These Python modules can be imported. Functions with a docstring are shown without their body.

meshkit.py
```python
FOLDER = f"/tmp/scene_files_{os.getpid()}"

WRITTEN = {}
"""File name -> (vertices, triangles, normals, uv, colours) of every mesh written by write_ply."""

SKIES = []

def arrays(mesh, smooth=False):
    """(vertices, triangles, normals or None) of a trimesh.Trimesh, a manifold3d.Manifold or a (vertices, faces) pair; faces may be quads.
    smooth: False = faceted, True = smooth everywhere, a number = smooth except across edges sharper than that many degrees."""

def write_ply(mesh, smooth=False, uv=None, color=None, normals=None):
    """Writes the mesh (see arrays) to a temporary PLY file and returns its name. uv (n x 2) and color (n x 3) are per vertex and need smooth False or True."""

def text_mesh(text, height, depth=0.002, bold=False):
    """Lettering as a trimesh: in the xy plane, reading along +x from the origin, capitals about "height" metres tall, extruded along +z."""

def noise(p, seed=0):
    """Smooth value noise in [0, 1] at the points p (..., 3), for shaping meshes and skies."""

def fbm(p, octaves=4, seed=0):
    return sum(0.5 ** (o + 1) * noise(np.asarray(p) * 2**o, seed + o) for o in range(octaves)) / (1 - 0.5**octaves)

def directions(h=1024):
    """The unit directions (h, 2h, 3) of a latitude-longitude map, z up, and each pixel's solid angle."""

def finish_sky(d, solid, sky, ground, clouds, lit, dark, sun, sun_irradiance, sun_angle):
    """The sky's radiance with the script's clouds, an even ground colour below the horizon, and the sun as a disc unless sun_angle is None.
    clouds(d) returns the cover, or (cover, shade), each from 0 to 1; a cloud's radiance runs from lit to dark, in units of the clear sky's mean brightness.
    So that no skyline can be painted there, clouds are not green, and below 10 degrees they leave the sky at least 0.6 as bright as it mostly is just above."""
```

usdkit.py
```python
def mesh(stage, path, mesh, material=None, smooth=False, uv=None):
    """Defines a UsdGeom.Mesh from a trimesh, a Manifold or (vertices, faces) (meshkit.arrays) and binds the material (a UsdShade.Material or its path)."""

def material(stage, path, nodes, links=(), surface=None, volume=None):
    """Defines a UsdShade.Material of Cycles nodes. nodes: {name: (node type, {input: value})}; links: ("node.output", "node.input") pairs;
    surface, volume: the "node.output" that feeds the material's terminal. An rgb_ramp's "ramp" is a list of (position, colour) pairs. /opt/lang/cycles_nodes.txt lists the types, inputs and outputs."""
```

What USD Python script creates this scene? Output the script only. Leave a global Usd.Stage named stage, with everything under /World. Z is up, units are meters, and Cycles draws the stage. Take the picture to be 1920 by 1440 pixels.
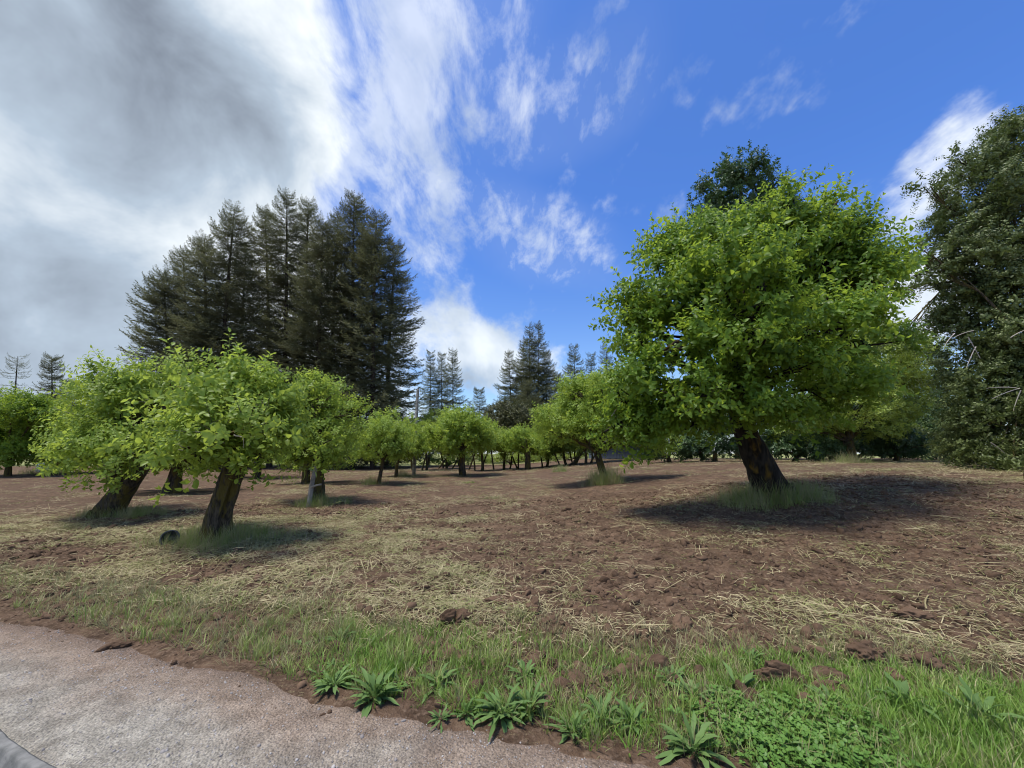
import math
import numpy as np
from scipy.spatial.transform import Rotation as Rot
from shapely.geometry import Polygon
from shapely import contains_xy
import meshkit
import usdkit
from pxr import Gf, Sdf, Usd, UsdGeom, UsdLux, UsdShade, Vt

stage = Usd.Stage.CreateInMemory()
UsdGeom.SetStageUpAxis(stage, "Z")
UsdGeom.SetStageMetersPerUnit(stage, 1.0)
UsdGeom.Xform.Define(stage, "/World")
UsdGeom.Scope.Define(stage, "/World/Looks")

# ------------------------------------------------------------------ camera
EYE, PITCH, FPX = np.array([0.0, 0.0, 1.5]), math.radians(10.2), 721.0      # FPX: focal length in pixels of a 1920 wide picture
cam = UsdGeom.Camera.Define(stage, "/World/camera")
cam.CreateHorizontalApertureAttr(36.0)
cam.CreateVerticalApertureAttr(27.0)
cam.CreateFocalLengthAttr(36.0 * FPX / 1920)
cam.CreateClippingRangeAttr(Gf.Vec2f(0.05, 5000))
cam.AddTranslateOp().Set(Gf.Vec3d(*EYE))
cam.AddRotateXOp().Set(90 + math.degrees(PITCH))
cam.CreateExposureAttr(1.48)

# ------------------------------------------------------------------ sun and sky
SUN = np.array([-0.26, -0.16, 1.0]); SUN /= np.linalg.norm(SUN)
SUN_EL, SUN_ROT = math.asin(SUN[2]), math.atan2(SUN[0], SUN[1])
sun = UsdLux.DistantLight.Define(stage, "/World/sun")
sun.CreateNormalizeAttr(True)
sun.CreateIntensityAttr(0.50)
sun.CreateAngleAttr(14.0)
sun.CreateColorAttr(Gf.Vec3f(1.0, 0.95, 0.87))
q = Rot.align_vectors([SUN], [[0, 0, 1]])[0].as_quat()
sun.AddOrientOp().Set(Gf.Quatf(float(q[3]), float(q[0]), float(q[1]), float(q[2])))


def ray(px, py):
    """World direction of a picture point, one metre deep along the optical axis."""
    a, b = (px - 960) / FPX, (720 - py) / FPX
    c, s = math.cos(PITCH), math.sin(PITCH)
    return np.array([a, c - b * s, s + b * c])


class Graph:
    """Collects nodes and links for usdkit.material."""
    def __init__(self):
        self.nodes, self.links, self.n = {}, [], 0

    def add(self, kind, out, **inputs):
        self.n += 1
        name = f"{kind}_{self.n}"
        fixed = {}
        for k, v in inputs.items():
            if isinstance(v, str) and "." in v and v.split(".")[0] in self.nodes:
                self.links.append((v, f"{name}.{k}"))
            else:
                fixed[k] = v
        self.nodes[name] = (kind, fixed)
        return f"{name}.{out}"

    def math(self, op, a, b=0.0, c=0.0, clamp=False):
        return self.add("math", "value", math_type=op, value1=a, value2=b, value3=c, use_clamp=clamp)

    def mix(self, fac, a, b, how="mix"):
        return self.add("mix_color", "result", blend_type=how, fac=fac, a=a, b=b)

    def step(self, x, lo, hi, a=0.0, b=1.0):
        return self.add("map_range", "result", range_type="smoothstep", value=x, from_min=lo, from_max=hi, to_min=a, to_max=b, clamp=True)

    def noise(self, vector, scale, detail=4.0, rough=0.55, distortion=0.0):
        return self.add("noise_texture", "fac", vector=vector, scale=scale, detail=detail, roughness=rough, distortion=distortion)

    def dot(self, a, b):
        return self.add("vector_math", "value", math_type="dot_product", vector1=a, vector2=b)


def sky_material():
    g = Graph()
    d = g.add("texture_coordinate", "generated")
    sep = g.add("separate_xyz", "x", vector=d)
    x, y, z = sep, sep[:-1] + "y", sep[:-1] + "z"
    sky = g.add("sky_texture", "color", sky_type="single_scattering", sun_disc=False, sun_elevation=SUN_EL, sun_rotation=SUN_ROT, altitude=200.0, air_density=1.0, aerosol_density=0.7, ozone_density=3.0)
    tint = g.mix(g.step(z, 0.05, 0.55), SKY_TINT_LOW, SKY_TINT)
    sky = g.add("mix", "color", mix_type="multiply", fac=1.0, color1=sky, color2=tint)
    # cloud layer: the direction carried up to a flat layer overhead
    zz = g.math("maximum", g.math("add", z, 0.16), 0.05)
    layer = g.add("combine_xyz", "vector", x=g.math("divide", x, zz), y=g.math("divide", y, zz), z=0.0)
    streak = g.add("mapping", "vector", mapping_type="point", vector=layer, rotation=(0.0, 0.0, 0.5), scale=(1.0, 0.45, 1.0))
    warp = g.noise(d, 2.2, 4.0, 0.55)
    warp_b = g.noise(g.add("mapping", "vector", mapping_type="point", vector=d, location=(7.1, 3.3, 1.7)), 2.2, 5.0, 0.55)
    n_big = g.noise(d, 3.0, 5.0, 0.55, 0.2)
    n_fine = g.math("multiply_add", g.noise(streak, 11.0, 7.0, 0.64, 0.2), 2.1, -0.55)
    n_puff = g.noise(d, 6.0, 6.0, 0.56, 0.1)

    def blob(px, py, ra, rb, turn=0.0, soft=1.0, warped=0.35):
        """An oval region of the sky about a direction: 1 in the middle, 0 at the rim; ra, rb its half sizes in degrees, turned anticlockwise."""
        c = ray(px, py); c = c / np.linalg.norm(c)
        e = np.cross([0, 0, 1.0], c); e /= np.linalg.norm(e); e = -e      # towards the right of the picture
        u = np.cross(e, c); u = u if u[2] > 0 else -u
        t = math.radians(turn)
        a, b = math.cos(t) * e + math.sin(t) * u, -math.sin(t) * e + math.cos(t) * u
        a, b = a / math.sin(math.radians(ra)), b / math.sin(math.radians(rb))
        p = g.math("add", g.dot(d, tuple(a)), g.math("multiply_add", warp, 2 * warped * 2, -2 * warped))
        r = g.math("add", g.dot(d, tuple(b)), g.math("multiply_add", warp_b, 2 * warped * 2, -2 * warped))
        r2 = g.math("add", g.math("multiply", p, p), g.math("multiply", r, r))
        m = g.step(r2, 1.0, 1.0 - soft)
        return g.math("multiply", m, g.step(g.dot(d, tuple(c)), 0.0, 0.25))

    def total(items):
        out = None
        for w, b in items:
            v = g.math("multiply", b, w)
            out = v if out is None else g.math("add", out, v)
        return out

    # the heavy cloud bank on the left, thinning towards the blue
    bank = total([(1.0, blob(*a)) for a in BANK])
    torn = g.math("add", g.math("multiply", n_big, 0.80), g.math("multiply", n_fine, 0.40))
    bank_c = g.step(g.math("add", bank, g.math("multiply_add", torn, 1.5, -0.98)), 0.06, 1.0)
    wisps = total([(w, blob(*a)) for w, *a in WISPS])
    n_soft = g.math("add", g.math("multiply", n_fine, 0.80), g.math("multiply_add", n_puff, 0.70, -0.24))
    wisp_c = g.math("multiply", g.step(g.math("add", g.math("multiply", wisps, 0.50), n_soft), 0.55, 1.25), g.step(wisps, 0.0, 0.45, 0.0, 0.62))
    veil = g.math("multiply", wisps, g.math("multiply", n_big, 0.22))
    puffs = total([(w, blob(*a)) for w, *a in PUFFS])
    puff_c = g.math("multiply", g.step(g.math("add", puffs, g.math("multiply_add", g.math("add", g.math("multiply", n_puff, 0.97), g.math("multiply", n_fine, 0.18)), 2.6, -1.52)), 0.12, 1.0), 0.9)
    # the rest of the sky outside the view: scattered cloud of the same kind, coming in from the horizon
    low = g.step(z, 0.34, 0.0)
    low_c = g.math("multiply", g.step(g.math("multiply_add", low, 0.40, n_puff), 0.62, 1.05), 0.6)
    rest = g.math("multiply", g.step(n_big, 0.50, 0.66), g.step(y, 0.15, -0.3))
    cover = bank_c
    for other in (wisp_c, veil, puff_c, low_c, rest):
        cover = g.math("maximum", cover, other)
    # shade: the thick middle of the bank is grey, its rim white
    dark = total([(w, blob(*a)) for w, *a in DARKS])
    n_shade = g.math("multiply_add", g.noise(d, 4.0, 6.0, 0.55, 0.4), 1.35, -0.58)
    n_shade = g.math("add", n_shade, g.math("multiply_add", n_puff, 0.6, -0.3))
    shade = g.math("add", dark, n_shade, clamp=True)
    white = g.add("rgb_ramp", "color", ramp=[(0.0, CLOUD_LIT), (0.45, CLOUD_MID), (1.0, CLOUD_DARK)], fac=shade)
    col = g.mix(cover, sky, white)
    bg = g.add("background_shader", "background", color=col, strength=SKY_STRENGTH)
    return usdkit.material(stage, "/World/Looks/sky", g.nodes, g.links, surface=bg)


SKY_STRENGTH, SKY_TINT, SKY_TINT_LOW = 0.067, (0.50, 0.77, 1.23), (0.84, 0.94, 1.03)
CLOUD_LIT, CLOUD_MID, CLOUD_DARK = (5.6, 5.9, 6.1), (2.7, 3.25, 3.9), (1.15, 1.35, 1.70)
# px, py, half sizes in degrees, turn, softness, warp
# px, py, half sizes in degrees, turn, softness, warp
BANK = [(-100, 260, 40, 40, 0, 0.8, 0.2), (130, 20, 24, 24, 0, 0.9, 0.2), (-150, 650, 50, 26, 0, 0.8, 0.2), (300, 190, 11, 17, 0, 1.0, 0.25), (250, 450, 21, 15, 10, 1.0, 0.25)]
WISPS = [(0.5, 640, 170, 12, 22, -25, 1.0, 0.2), (0.75, 790, 330, 6, 20, 10, 1.0, 0.2), (0.6, 1010, 440, 16, 7, -25, 1.0, 0.3), (0.4, 1100, 170, 14, 8, 20, 1.0, 0.3),
         (0.85, 560, 330, 18, 13, 0, 1.0, 0.25), (0.55, 850, 60, 13, 16, 0, 1.0, 0.25)]
PUFFS = [(0.75, 850, 650, 12, 9, 0, 1.0, 0.35), (0.6, 940, 680, 10, 8, 0, 1.0, 0.3), (0.75, 1690, 570, 10, 8, 20, 1.0, 0.35), (0.75, 1725, 340, 9, 4, 55, 1.0, 0.35), (0.42, 830, 400, 4, 10, 0, 1.0, 0.35), (0.4, 500, 110, 5, 10, 10, 1.0, 0.3)]
DARKS = [(0.47, 210, 140, 22, 11, -14, 1.0, 0.3), (0.36, 20, 640, 36, 14, 0, 1.0, 0.2), (0.22, -90, 300, 20, 22, 0, 1.0, 0.2), (0.30, 870, 740, 14, 5, 0, 1.0, 0.2), (0.22, 420, 40, 12, 14, 0, 1.0, 0.2)]
dome = UsdLux.DomeLight.Define(stage, "/World/sky")
dome.CreateIntensityAttr(1.0)
UsdShade.MaterialBindingAPI.Apply(dome.GetPrim()).Bind(sky_material())
dome.GetPrim().SetCustomDataByKey("kind", "structure")

# ------------------------------------------------------------------ helpers: things, parts, meshes
taken = {}


def numbered(name, parent="/World"):
    k = taken.get((parent, name), -1) + 1
    taken[parent, name] = k
    return f"{parent}/{name}" + (f"_{k:03d}" if k else "")


def tag(prim, label=None, cat=None, group=None, kind=None):
    for k, v in (("label", label), ("category", cat), ("group", group), ("kind", kind)):
        if v:
            prim.SetCustomDataByKey(k, v)


def thing(name, label, cat, loc=(0, 0, 0), group=None, kind=None):
    path = numbered(name)
    x = UsdGeom.Xform.Define(stage, path)
    x.AddTranslateOp().Set(Gf.Vec3d(*map(float, loc)))
    tag(x.GetPrim(), label, cat, group, kind)
    return path


def part(name, parent, mesh, mat, smooth=True, label=None, kind=None):
    path = numbered(name, parent)
    m = usdkit.mesh(stage, path, mesh, mat, smooth=smooth)
    tag(m.GetPrim(), label, kind=kind)
    return path


def join(parts):
    vs, fs, n = [], [], 0
    for v, f in parts:
        vs.append(v); fs.append(f + n); n += len(v)
    return np.vstack(vs), np.vstack(fs)


def tube(pts, radii, sides=6, cap=True, bump=0.0, seed=0, groove=None):
    """A tapered tube along a polyline. groove: (angle, depth, width) presses a furrow along it."""
    pts = np.asarray(pts, float); radii = np.broadcast_to(np.asarray(radii, float), len(pts))
    t = np.gradient(pts, axis=0); t /= np.linalg.norm(t, axis=1, keepdims=True) + 1e-12
    ref = np.array([0.0, 1.0, 0.0]) if abs(t[:, 1]).mean() < 0.8 else np.array([1.0, 0, 0])
    a = np.cross(t, ref); a /= np.linalg.norm(a, axis=1, keepdims=True) + 1e-12
    b = np.cross(t, a)
    ang = np.arange(sides) / sides * 2 * np.pi
    r = np.repeat(radii[:, None], sides, 1)
    if groove is not None:
        for g0, dep, wid in groove:
            da = (ang - g0 + np.pi) % (2 * np.pi) - np.pi
            r = r * (1 - dep * np.exp(-(da / wid) ** 2))[None]
    ring = pts[:, None] + r[..., None] * (np.cos(ang)[None, :, None] * a[:, None] + np.sin(ang)[None, :, None] * b[:, None])
    if bump:
        nz = meshkit.fbm(ring * np.array([9.0, 9.0, 3.0]) + seed * 7.3, 4, seed) - 0.5
        n2 = meshkit.fbm(ring * np.array([30.0, 30.0, 7.0]) + seed * 3.3, 3, seed + 9) - 0.5
        out = ring - pts[:, None]
        ring = ring + out * (nz * bump * 2 + n2 * bump * 1.2)[..., None]
    v = ring.reshape(-1, 3)
    n = len(pts)
    i, j = np.meshgrid(np.arange(n - 1), np.arange(sides), indexing="ij")
    p, qv = (i * sides + j).ravel(), (i * sides + (j + 1) % sides).ravel()
    f = np.vstack([np.stack([p, qv, qv + sides], 1), np.stack([p, qv + sides, p + sides], 1)])
    if cap:
        v = np.vstack([v, pts[:1], pts[-1:]])
        k = np.arange(sides)
        f = np.vstack([f, np.stack([np.full(sides, n * sides), (k + 1) % sides, k], 1), np.stack([np.full(sides, n * sides + 1), (n - 1) * sides + k, (n - 1) * sides + (k + 1) % sides], 1)])
    return v, f


def curve(p0, p1, p2, n=8):
    t = np.linspace(0, 1, n)[:, None]
    return (1 - t) ** 2 * np.asarray(p0) + 2 * t * (1 - t) * np.asarray(p1) + t ** 2 * np.asarray(p2)


def aim(dirs, roll):
    """Rotations that take +z to the given directions, turned by roll about them."""
    d = dirs / (np.linalg.norm(dirs, axis=1, keepdims=True) + 1e-12)
    az, el = np.arctan2(d[:, 1], d[:, 0]), np.arccos(np.clip(d[:, 2], -1, 1))
    return Rot.from_euler("ZYZ", np.stack([az, el, roll], 1))


library = {}


def scatter(name, parent, kit, which, pos, rot, scale, kind="stuff"):
    """A PointInstancer of the prototypes in kit (a list of (name, mesh, material)); the first user of a kit holds its prototypes, the others point to them."""
    path = numbered(name, parent)
    pi = UsdGeom.PointInstancer.Define(stage, path)
    key = id(kit)
    if key not in library:
        protos = []
        for k, (pname, mesh, mat) in enumerate(kit):
            pp = f"{path}/{pname}" + (f"_{k:03d}" if k else "")
            usdkit.mesh(stage, pp, mesh, mat, smooth=True)
            protos.append(Sdf.Path(pp))
        library[key] = (protos, kit)
    pi.CreatePrototypesRel().SetTargets(library[key][0])
    pi.CreateProtoIndicesAttr(Vt.IntArray.FromNumpy(np.asarray(which, np.int32)))
    pi.CreatePositionsAttr(Vt.Vec3fArray.FromNumpy(np.ascontiguousarray(pos, np.float32)))
    pi.CreateOrientationsAttr(Vt.QuathArray([Gf.Quath(float(w), float(a), float(b), float(c)) for a, b, c, w in rot.as_quat()]))
    sc = np.asarray(scale, np.float32)
    if sc.ndim == 1:
        sc = np.repeat(sc[:, None], 3, 1)
    pi.CreateScalesAttr(Vt.Vec3fArray.FromNumpy(np.ascontiguousarray(sc)))
    tag(pi.GetPrim(), kind=kind)
    return pi.GetPrim()


# ------------------------------------------------------------------ materials
def leaf_material(name, dark, mid, light, through, gloss=0.35, trans=0.4, rough=0.45, brown=None):
    g = Graph()
    r1 = g.add("object_info", "random")
    r2 = g.add("geometry", "random_per_island")
    pos = g.add("geometry", "position")
    n = g.noise(pos, 0.9, 3.0)
    f = g.math("add", g.math("multiply", r1, 0.35), g.math("add", g.math("multiply", r2, 0.35), g.math("multiply_add", n, 0.9, -0.30)), clamp=True)
    c = g.add("rgb_ramp", "color", ramp=[(0.0, dark), (0.5, mid), (1.0, light)], fac=f)
    if brown is not None:
        c = g.mix(g.step(r2, 0.93, 0.97), c, brown)
    p = g.add("principled_bsdf", "BSDF", base_color=c, roughness=rough, specular_ior_level=gloss)
    tcol = g.mix(0.6, c, through)
    t = g.add("translucent_bsdf", "BSDF", color=tcol)
    m = g.add("mix_closure", "closure", fac=trans, closure1=p, closure2=t)
    return usdkit.material(stage, f"/World/Looks/{name}", g.nodes, g.links, surface=m)


def bark_material(name, dark, light, moss, amount=0.5, scale=7.0):
    g = Graph()
    pos = g.add("geometry", "position")
    st = g.add("mapping", "vector", mapping_type="point", vector=pos, scale=(1.0, 1.0, 0.25))
    n = g.noise(st, scale * 3, 7.0, 0.65)
    c = g.mix(g.step(n, 0.35, 0.68), dark, light)
    m = g.noise(g.add("mapping", "vector", mapping_type="point", vector=pos, scale=(1.6, 1.6, 0.5)), scale * 0.55, 7.0, 0.65)
    c = g.mix(g.step(m, 0.62 - 0.3 * amount, 0.75 - 0.3 * amount), c, moss)
    h = g.add("voronoi_texture", "distance", feature="f1", vector=st, scale=scale * 5)
    h = g.math("add", g.math("multiply", n, 1.0), g.math("multiply", h, 0.6))
    b = g.add("bump", "normal", height=h, strength=0.9, distance=0.03)
    p = g.add("principled_bsdf", "BSDF", base_color=c, roughness=0.9, specular_ior_level=0.15, normal=b)
    return usdkit.material(stage, f"/World/Looks/{name}", g.nodes, g.links, surface=p)


def plain_material(name, a, b, scale=6.0, rough=0.85, bump=0.0, per=0.0, spec=0.2, trans=0.0):
    """A colour that wanders between a and b, from place to place and (per) from piece to piece."""
    g = Graph()
    pos = g.add("geometry", "position")
    n = g.noise(pos, scale, 6.0, 0.6)
    f = g.step(n, 0.3, 0.7)
    if per:
        r = g.math("add", g.math("multiply", g.add("object_info", "random"), 0.5), g.math("multiply", g.add("geometry", "random_per_island"), 0.5))
        f = g.math("add", g.math("multiply", f, 1 - per), g.math("multiply", r, per), clamp=True)
    c = g.mix(f, a, b)
    ins = dict(base_color=c, roughness=rough, specular_ior_level=spec)
    if bump:
        ins["normal"] = g.add("bump", "normal", height=g.noise(pos, scale * 6, 6.0, 0.65), strength=0.8, distance=bump)
    p = g.add("principled_bsdf", "BSDF", **ins)
    if trans:
        t = g.add("translucent_bsdf", "BSDF", color=c)
        p = g.add("mix_closure", "closure", fac=trans, closure1=p, closure2=t)
    return usdkit.material(stage, f"/World/Looks/{name}", g.nodes, g.links, surface=p)


M = {}
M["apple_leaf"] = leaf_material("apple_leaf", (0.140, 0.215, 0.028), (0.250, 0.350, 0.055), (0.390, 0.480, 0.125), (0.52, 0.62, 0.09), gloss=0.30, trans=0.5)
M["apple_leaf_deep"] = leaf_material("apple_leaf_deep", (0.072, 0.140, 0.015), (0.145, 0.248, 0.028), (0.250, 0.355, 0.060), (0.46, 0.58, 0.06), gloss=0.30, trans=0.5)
M["young_leaf"] = leaf_material("young_leaf", (0.170, 0.240, 0.040), (0.280, 0.360, 0.065), (0.400, 0.450, 0.120), (0.40, 0.48, 0.06))
M["dark_leaf"] = leaf_material("dark_leaf", (0.065, 0.090, 0.024), (0.140, 0.175, 0.052), (0.260, 0.280, 0.115), (0.10, 0.16, 0.03), trans=0.25, brown=(0.16, 0.13, 0.045))
M["hedge_leaf"] = leaf_material("hedge_leaf", (0.030, 0.060, 0.018), (0.068, 0.120, 0.036), (0.120, 0.180, 0.058), (0.08, 0.16, 0.04), trans=0.25)
M["olive_leaf"] = leaf_material("olive_leaf", (0.060, 0.065, 0.025), (0.100, 0.105, 0.040), (0.150, 0.150, 0.065), (0.14, 0.15, 0.05), trans=0.2)
M["needle"] = leaf_material("needle", (0.080, 0.085, 0.040), (0.150, 0.152, 0.072), (0.235, 0.230, 0.115), (0.14, 0.16, 0.07), trans=0.3, rough=0.6, gloss=0.25)
M["bark"] = bark_material("bark", (0.016, 0.013, 0.010), (0.085, 0.068, 0.050), (0.085, 0.066, 0.018), 0.6)
M["lichen_bark"] = bark_material("lichen_bark", (0.007, 0.006, 0.005), (0.036, 0.030, 0.024), (0.120, 0.072, 0.012), 0.22, 3.0)
M["redwood_bark"] = bark_material("redwood_bark", (0.030, 0.022, 0.018), (0.075, 0.055, 0.045), (0.05, 0.045, 0.035), 0.2, 2.0)
M["twig"] = plain_material("twig", (0.045, 0.035, 0.025), (0.09, 0.07, 0.05), 9.0)
M["grey_wood"] = plain_material("grey_wood", (0.13, 0.115, 0.095), (0.27, 0.245, 0.21), 5.0, bump=0.01)
M["dead_twig"] = plain_material("dead_twig", (0.30, 0.27, 0.22), (0.45, 0.40, 0.33), 5.0)
M["straw"] = plain_material("straw", (0.19, 0.165, 0.07), (0.62, 0.53, 0.32), 1.5, per=0.75, rough=0.6, spec=0.3, trans=0.15)
M["green_straw"] = plain_material("green_straw", (0.130, 0.150, 0.040), (0.36, 0.37, 0.14), 1.5, per=0.7, rough=0.6, spec=0.3, trans=0.2)
M["grass"] = plain_material("grass", (0.130, 0.200, 0.038), (0.36, 0.40, 0.12), 2.0, per=0.6, rough=0.5, spec=0.3, trans=0.3)
M["lush_grass"] = plain_material("lush_grass", (0.105, 0.205, 0.026), (0.270, 0.400, 0.075), 2.0, per=0.6, rough=0.45, spec=0.35, trans=0.3)
M["dry_grass"] = plain_material("dry_grass", (0.19, 0.19, 0.075), (0.46, 0.41, 0.22), 2.0, per=0.6, rough=0.55, spec=0.3, trans=0.25)
M["weed_leaf"] = leaf_material("weed_leaf", (0.075, 0.135, 0.038), (0.135, 0.215, 0.065), (0.21, 0.29, 0.10), (0.14, 0.26, 0.05), trans=0.25, gloss=0.15, rough=0.6, brown=(0.26, 0.22, 0.08))
M["clover_leaf"] = leaf_material("clover_leaf", (0.075, 0.160, 0.028), (0.130, 0.235, 0.050), (0.20, 0.31, 0.09), (0.12, 0.28, 0.05), trans=0.25, gloss=0.2)
M["clod"] = plain_material("clod", (0.052, 0.032, 0.020), (0.162, 0.104, 0.066), 3.0, bump=0.015, per=0.4, rough=0.95, spec=0.1)
M["stone"] = plain_material("stone", (0.16, 0.14, 0.13), (0.55, 0.52, 0.48), 4.0, per=0.85, rough=0.8)
M["black_plastic"] = plain_material("black_plastic", (0.012, 0.014, 0.018), (0.025, 0.028, 0.034), 20.0, rough=0.4, spec=0.5)
M["shed_metal"] = plain_material("shed_metal", (0.10, 0.125, 0.16), (0.13, 0.16, 0.20), 1.0, rough=0.6)
M["shed_roof"] = plain_material("shed_roof", (0.05, 0.05, 0.05), (0.08, 0.08, 0.08), 1.0)
M["pale_paint"] = plain_material("pale_paint", (0.42, 0.55, 0.54), (0.55, 0.65, 0.63), 2.0)

# ------------------------------------------------------------------ the shape of the ground
def smooth(a, b, x):
    t = np.clip((np.asarray(x, float) - a) / (b - a), 0, 1)
    return t * t * (3 - 2 * t)


def base_height(x, y):
    rise = 0.95 * smooth(-2.5, 13.0, x) * smooth(2.5, 9.5, y)
    dip = -0.25 * smooth(-6, -16, x) * smooth(8, 20, y)
    return (rise + dip) * (1 - 0.3 * smooth(35, 80, y))


def on_ground(px, py):
    """The point of the ground seen at a picture point."""
    r = ray(px, py)
    t = np.linspace(1.2, 60, 6000)
    p = EYE + t[:, None] * r
    below = np.nonzero(p[:, 2] < base_height(p[:, 0], p[:, 1]))[0]
    return p[below[0]] if len(below) else p[-1]


def at(px, py, t):
    return EYE + t * ray(px, py)


PATH_EDGE = np.array([on_ground(*p)[:2] for p in [(0, 1150), (180, 1190), (390, 1240), (590, 1290), (830, 1345), (1060, 1385), (1250, 1418), (1400, 1445)]])
GREEN_EDGE = np.array([on_ground(*p)[:2] for p in [(0, 1085), (200, 1105), (400, 1125), (600, 1150), (800, 1185), (1000, 1205), (1200, 1225), (1400, 1240), (1600, 1250), (1800, 1270), (1919, 1290)]])
ROAD_EDGE = np.array([on_ground(*p)[:2] for p in [(0, 1347), (60, 1388), (130, 1440)]])


def line_y(edge, x):
    """y of a boundary line at x, carried on straight beyond its ends."""
    x = np.asarray(x, float)
    y = np.interp(x, edge[:, 0], edge[:, 1])
    for end, nxt, side in ((edge[0], edge[2], -1), (edge[-1], edge[-3], 1)):
        s = (nxt[1] - end[1]) / (nxt[0] - end[0])
        s = np.clip(s, -0.6, -0.15)
        y = np.where((x - end[0]) * side > 0, end[1] + s * (x - end[0]), y)
    return y


def fb(x, y, scale, octaves=4, seed=0):
    return meshkit.fbm(np.stack([np.asarray(x) * scale, np.asarray(y) * scale, np.full(np.shape(x), 0.37)], -1), octaves, seed)


def in_path(x, y):
    """Metres inside the path (positive) from its ragged edge."""
    return (line_y(PATH_EDGE, x) - y) * 0.9 + (fb(x, y, 2.5, 3, 5) - 0.5) * 0.22


TILLED = Polygon([on_ground(*p)[:2] for p in [(1060, 912), (940, 1000), (850, 1075), (900, 1125), (1200, 1130), (1500, 1140), (1919, 1180), (1919, 905), (1700, 890), (1500, 935), (1350, 950), (1150, 925)]])


def field_height(x, y):
    r = np.hypot(x, y)
    fine = smooth(30, 8, r)
    til = (fb(x, y, 6.0, 4, 11) - 0.5) * 0.075 + (fb(x, y, 22.0, 3, 12) - 0.5) * 0.035
    big = (fb(x, y, 0.8, 3, 13) - 0.5) * 0.14
    til = til + 0.016 * np.sin(2 * np.pi * (y + .32 * x + 0.6 * (fb(x, y, .5, 3, 15) - .5)) / .33) * smooth(.3, .9, y - line_y(GREEN_EDGE, x)) * (.4 + fb(x, y, .9, 2, 16))
    row = smooth(0.1, 0.9, y - line_y(PATH_EDGE, x))
    ridge = 0.07 * np.exp(-((y - line_y(GREEN_EDGE, x) - 0.25) / 0.28) ** 2) * (0.3 + fb(x, y, 1.7, 3, 14)) * smooth(-3.0, 0.0, x)
    return base_height(x, y) + big * (0.25 + 0.75 * row) + til * fine * (0.2 + 0.8 * row) + ridge - 0.12 * smooth(-0.02, 0.5, in_path(x, y))


def path_height(x, y):
    s = in_path(x, y)
    return base_height(x, y) + (fb(x, y, 1.2, 4, 21) - 0.5) * 0.05 + (fb(x, y, 14, 3, 22) - 0.5) * 0.012 - 0.16 * smooth(0.08, -0.4, s) - 0.005


def grid_sheet(xs, ys, height):
    X, Y = np.meshgrid(xs, ys)
    Z = height(X, Y)
    v = np.stack([X, Y, Z], -1).reshape(-1, 3)
    n, m = len(ys), len(xs)
    i, j = np.meshgrid(np.arange(n - 1), np.arange(m - 1), indexing="ij")
    a = (i * m + j).ravel()
    f = np.vstack([np.stack([a, a + 1, a + m + 1], 1), np.stack([a, a + m + 1, a + m], 1)])
    return v, f


def graded(lo, hi, step, grow, reach):
    """Coordinates every step from lo to hi, then ever wider out to +-reach."""
    a = list(np.arange(lo, hi + 1e-9, step))
    s = step
    while a[-1] < reach:
        s *= grow; a.append(a[-1] + s)
    s = step
    while a[0] > -reach:
        s *= grow; a.insert(0, a[0] - s)
    return np.array(a)


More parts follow.
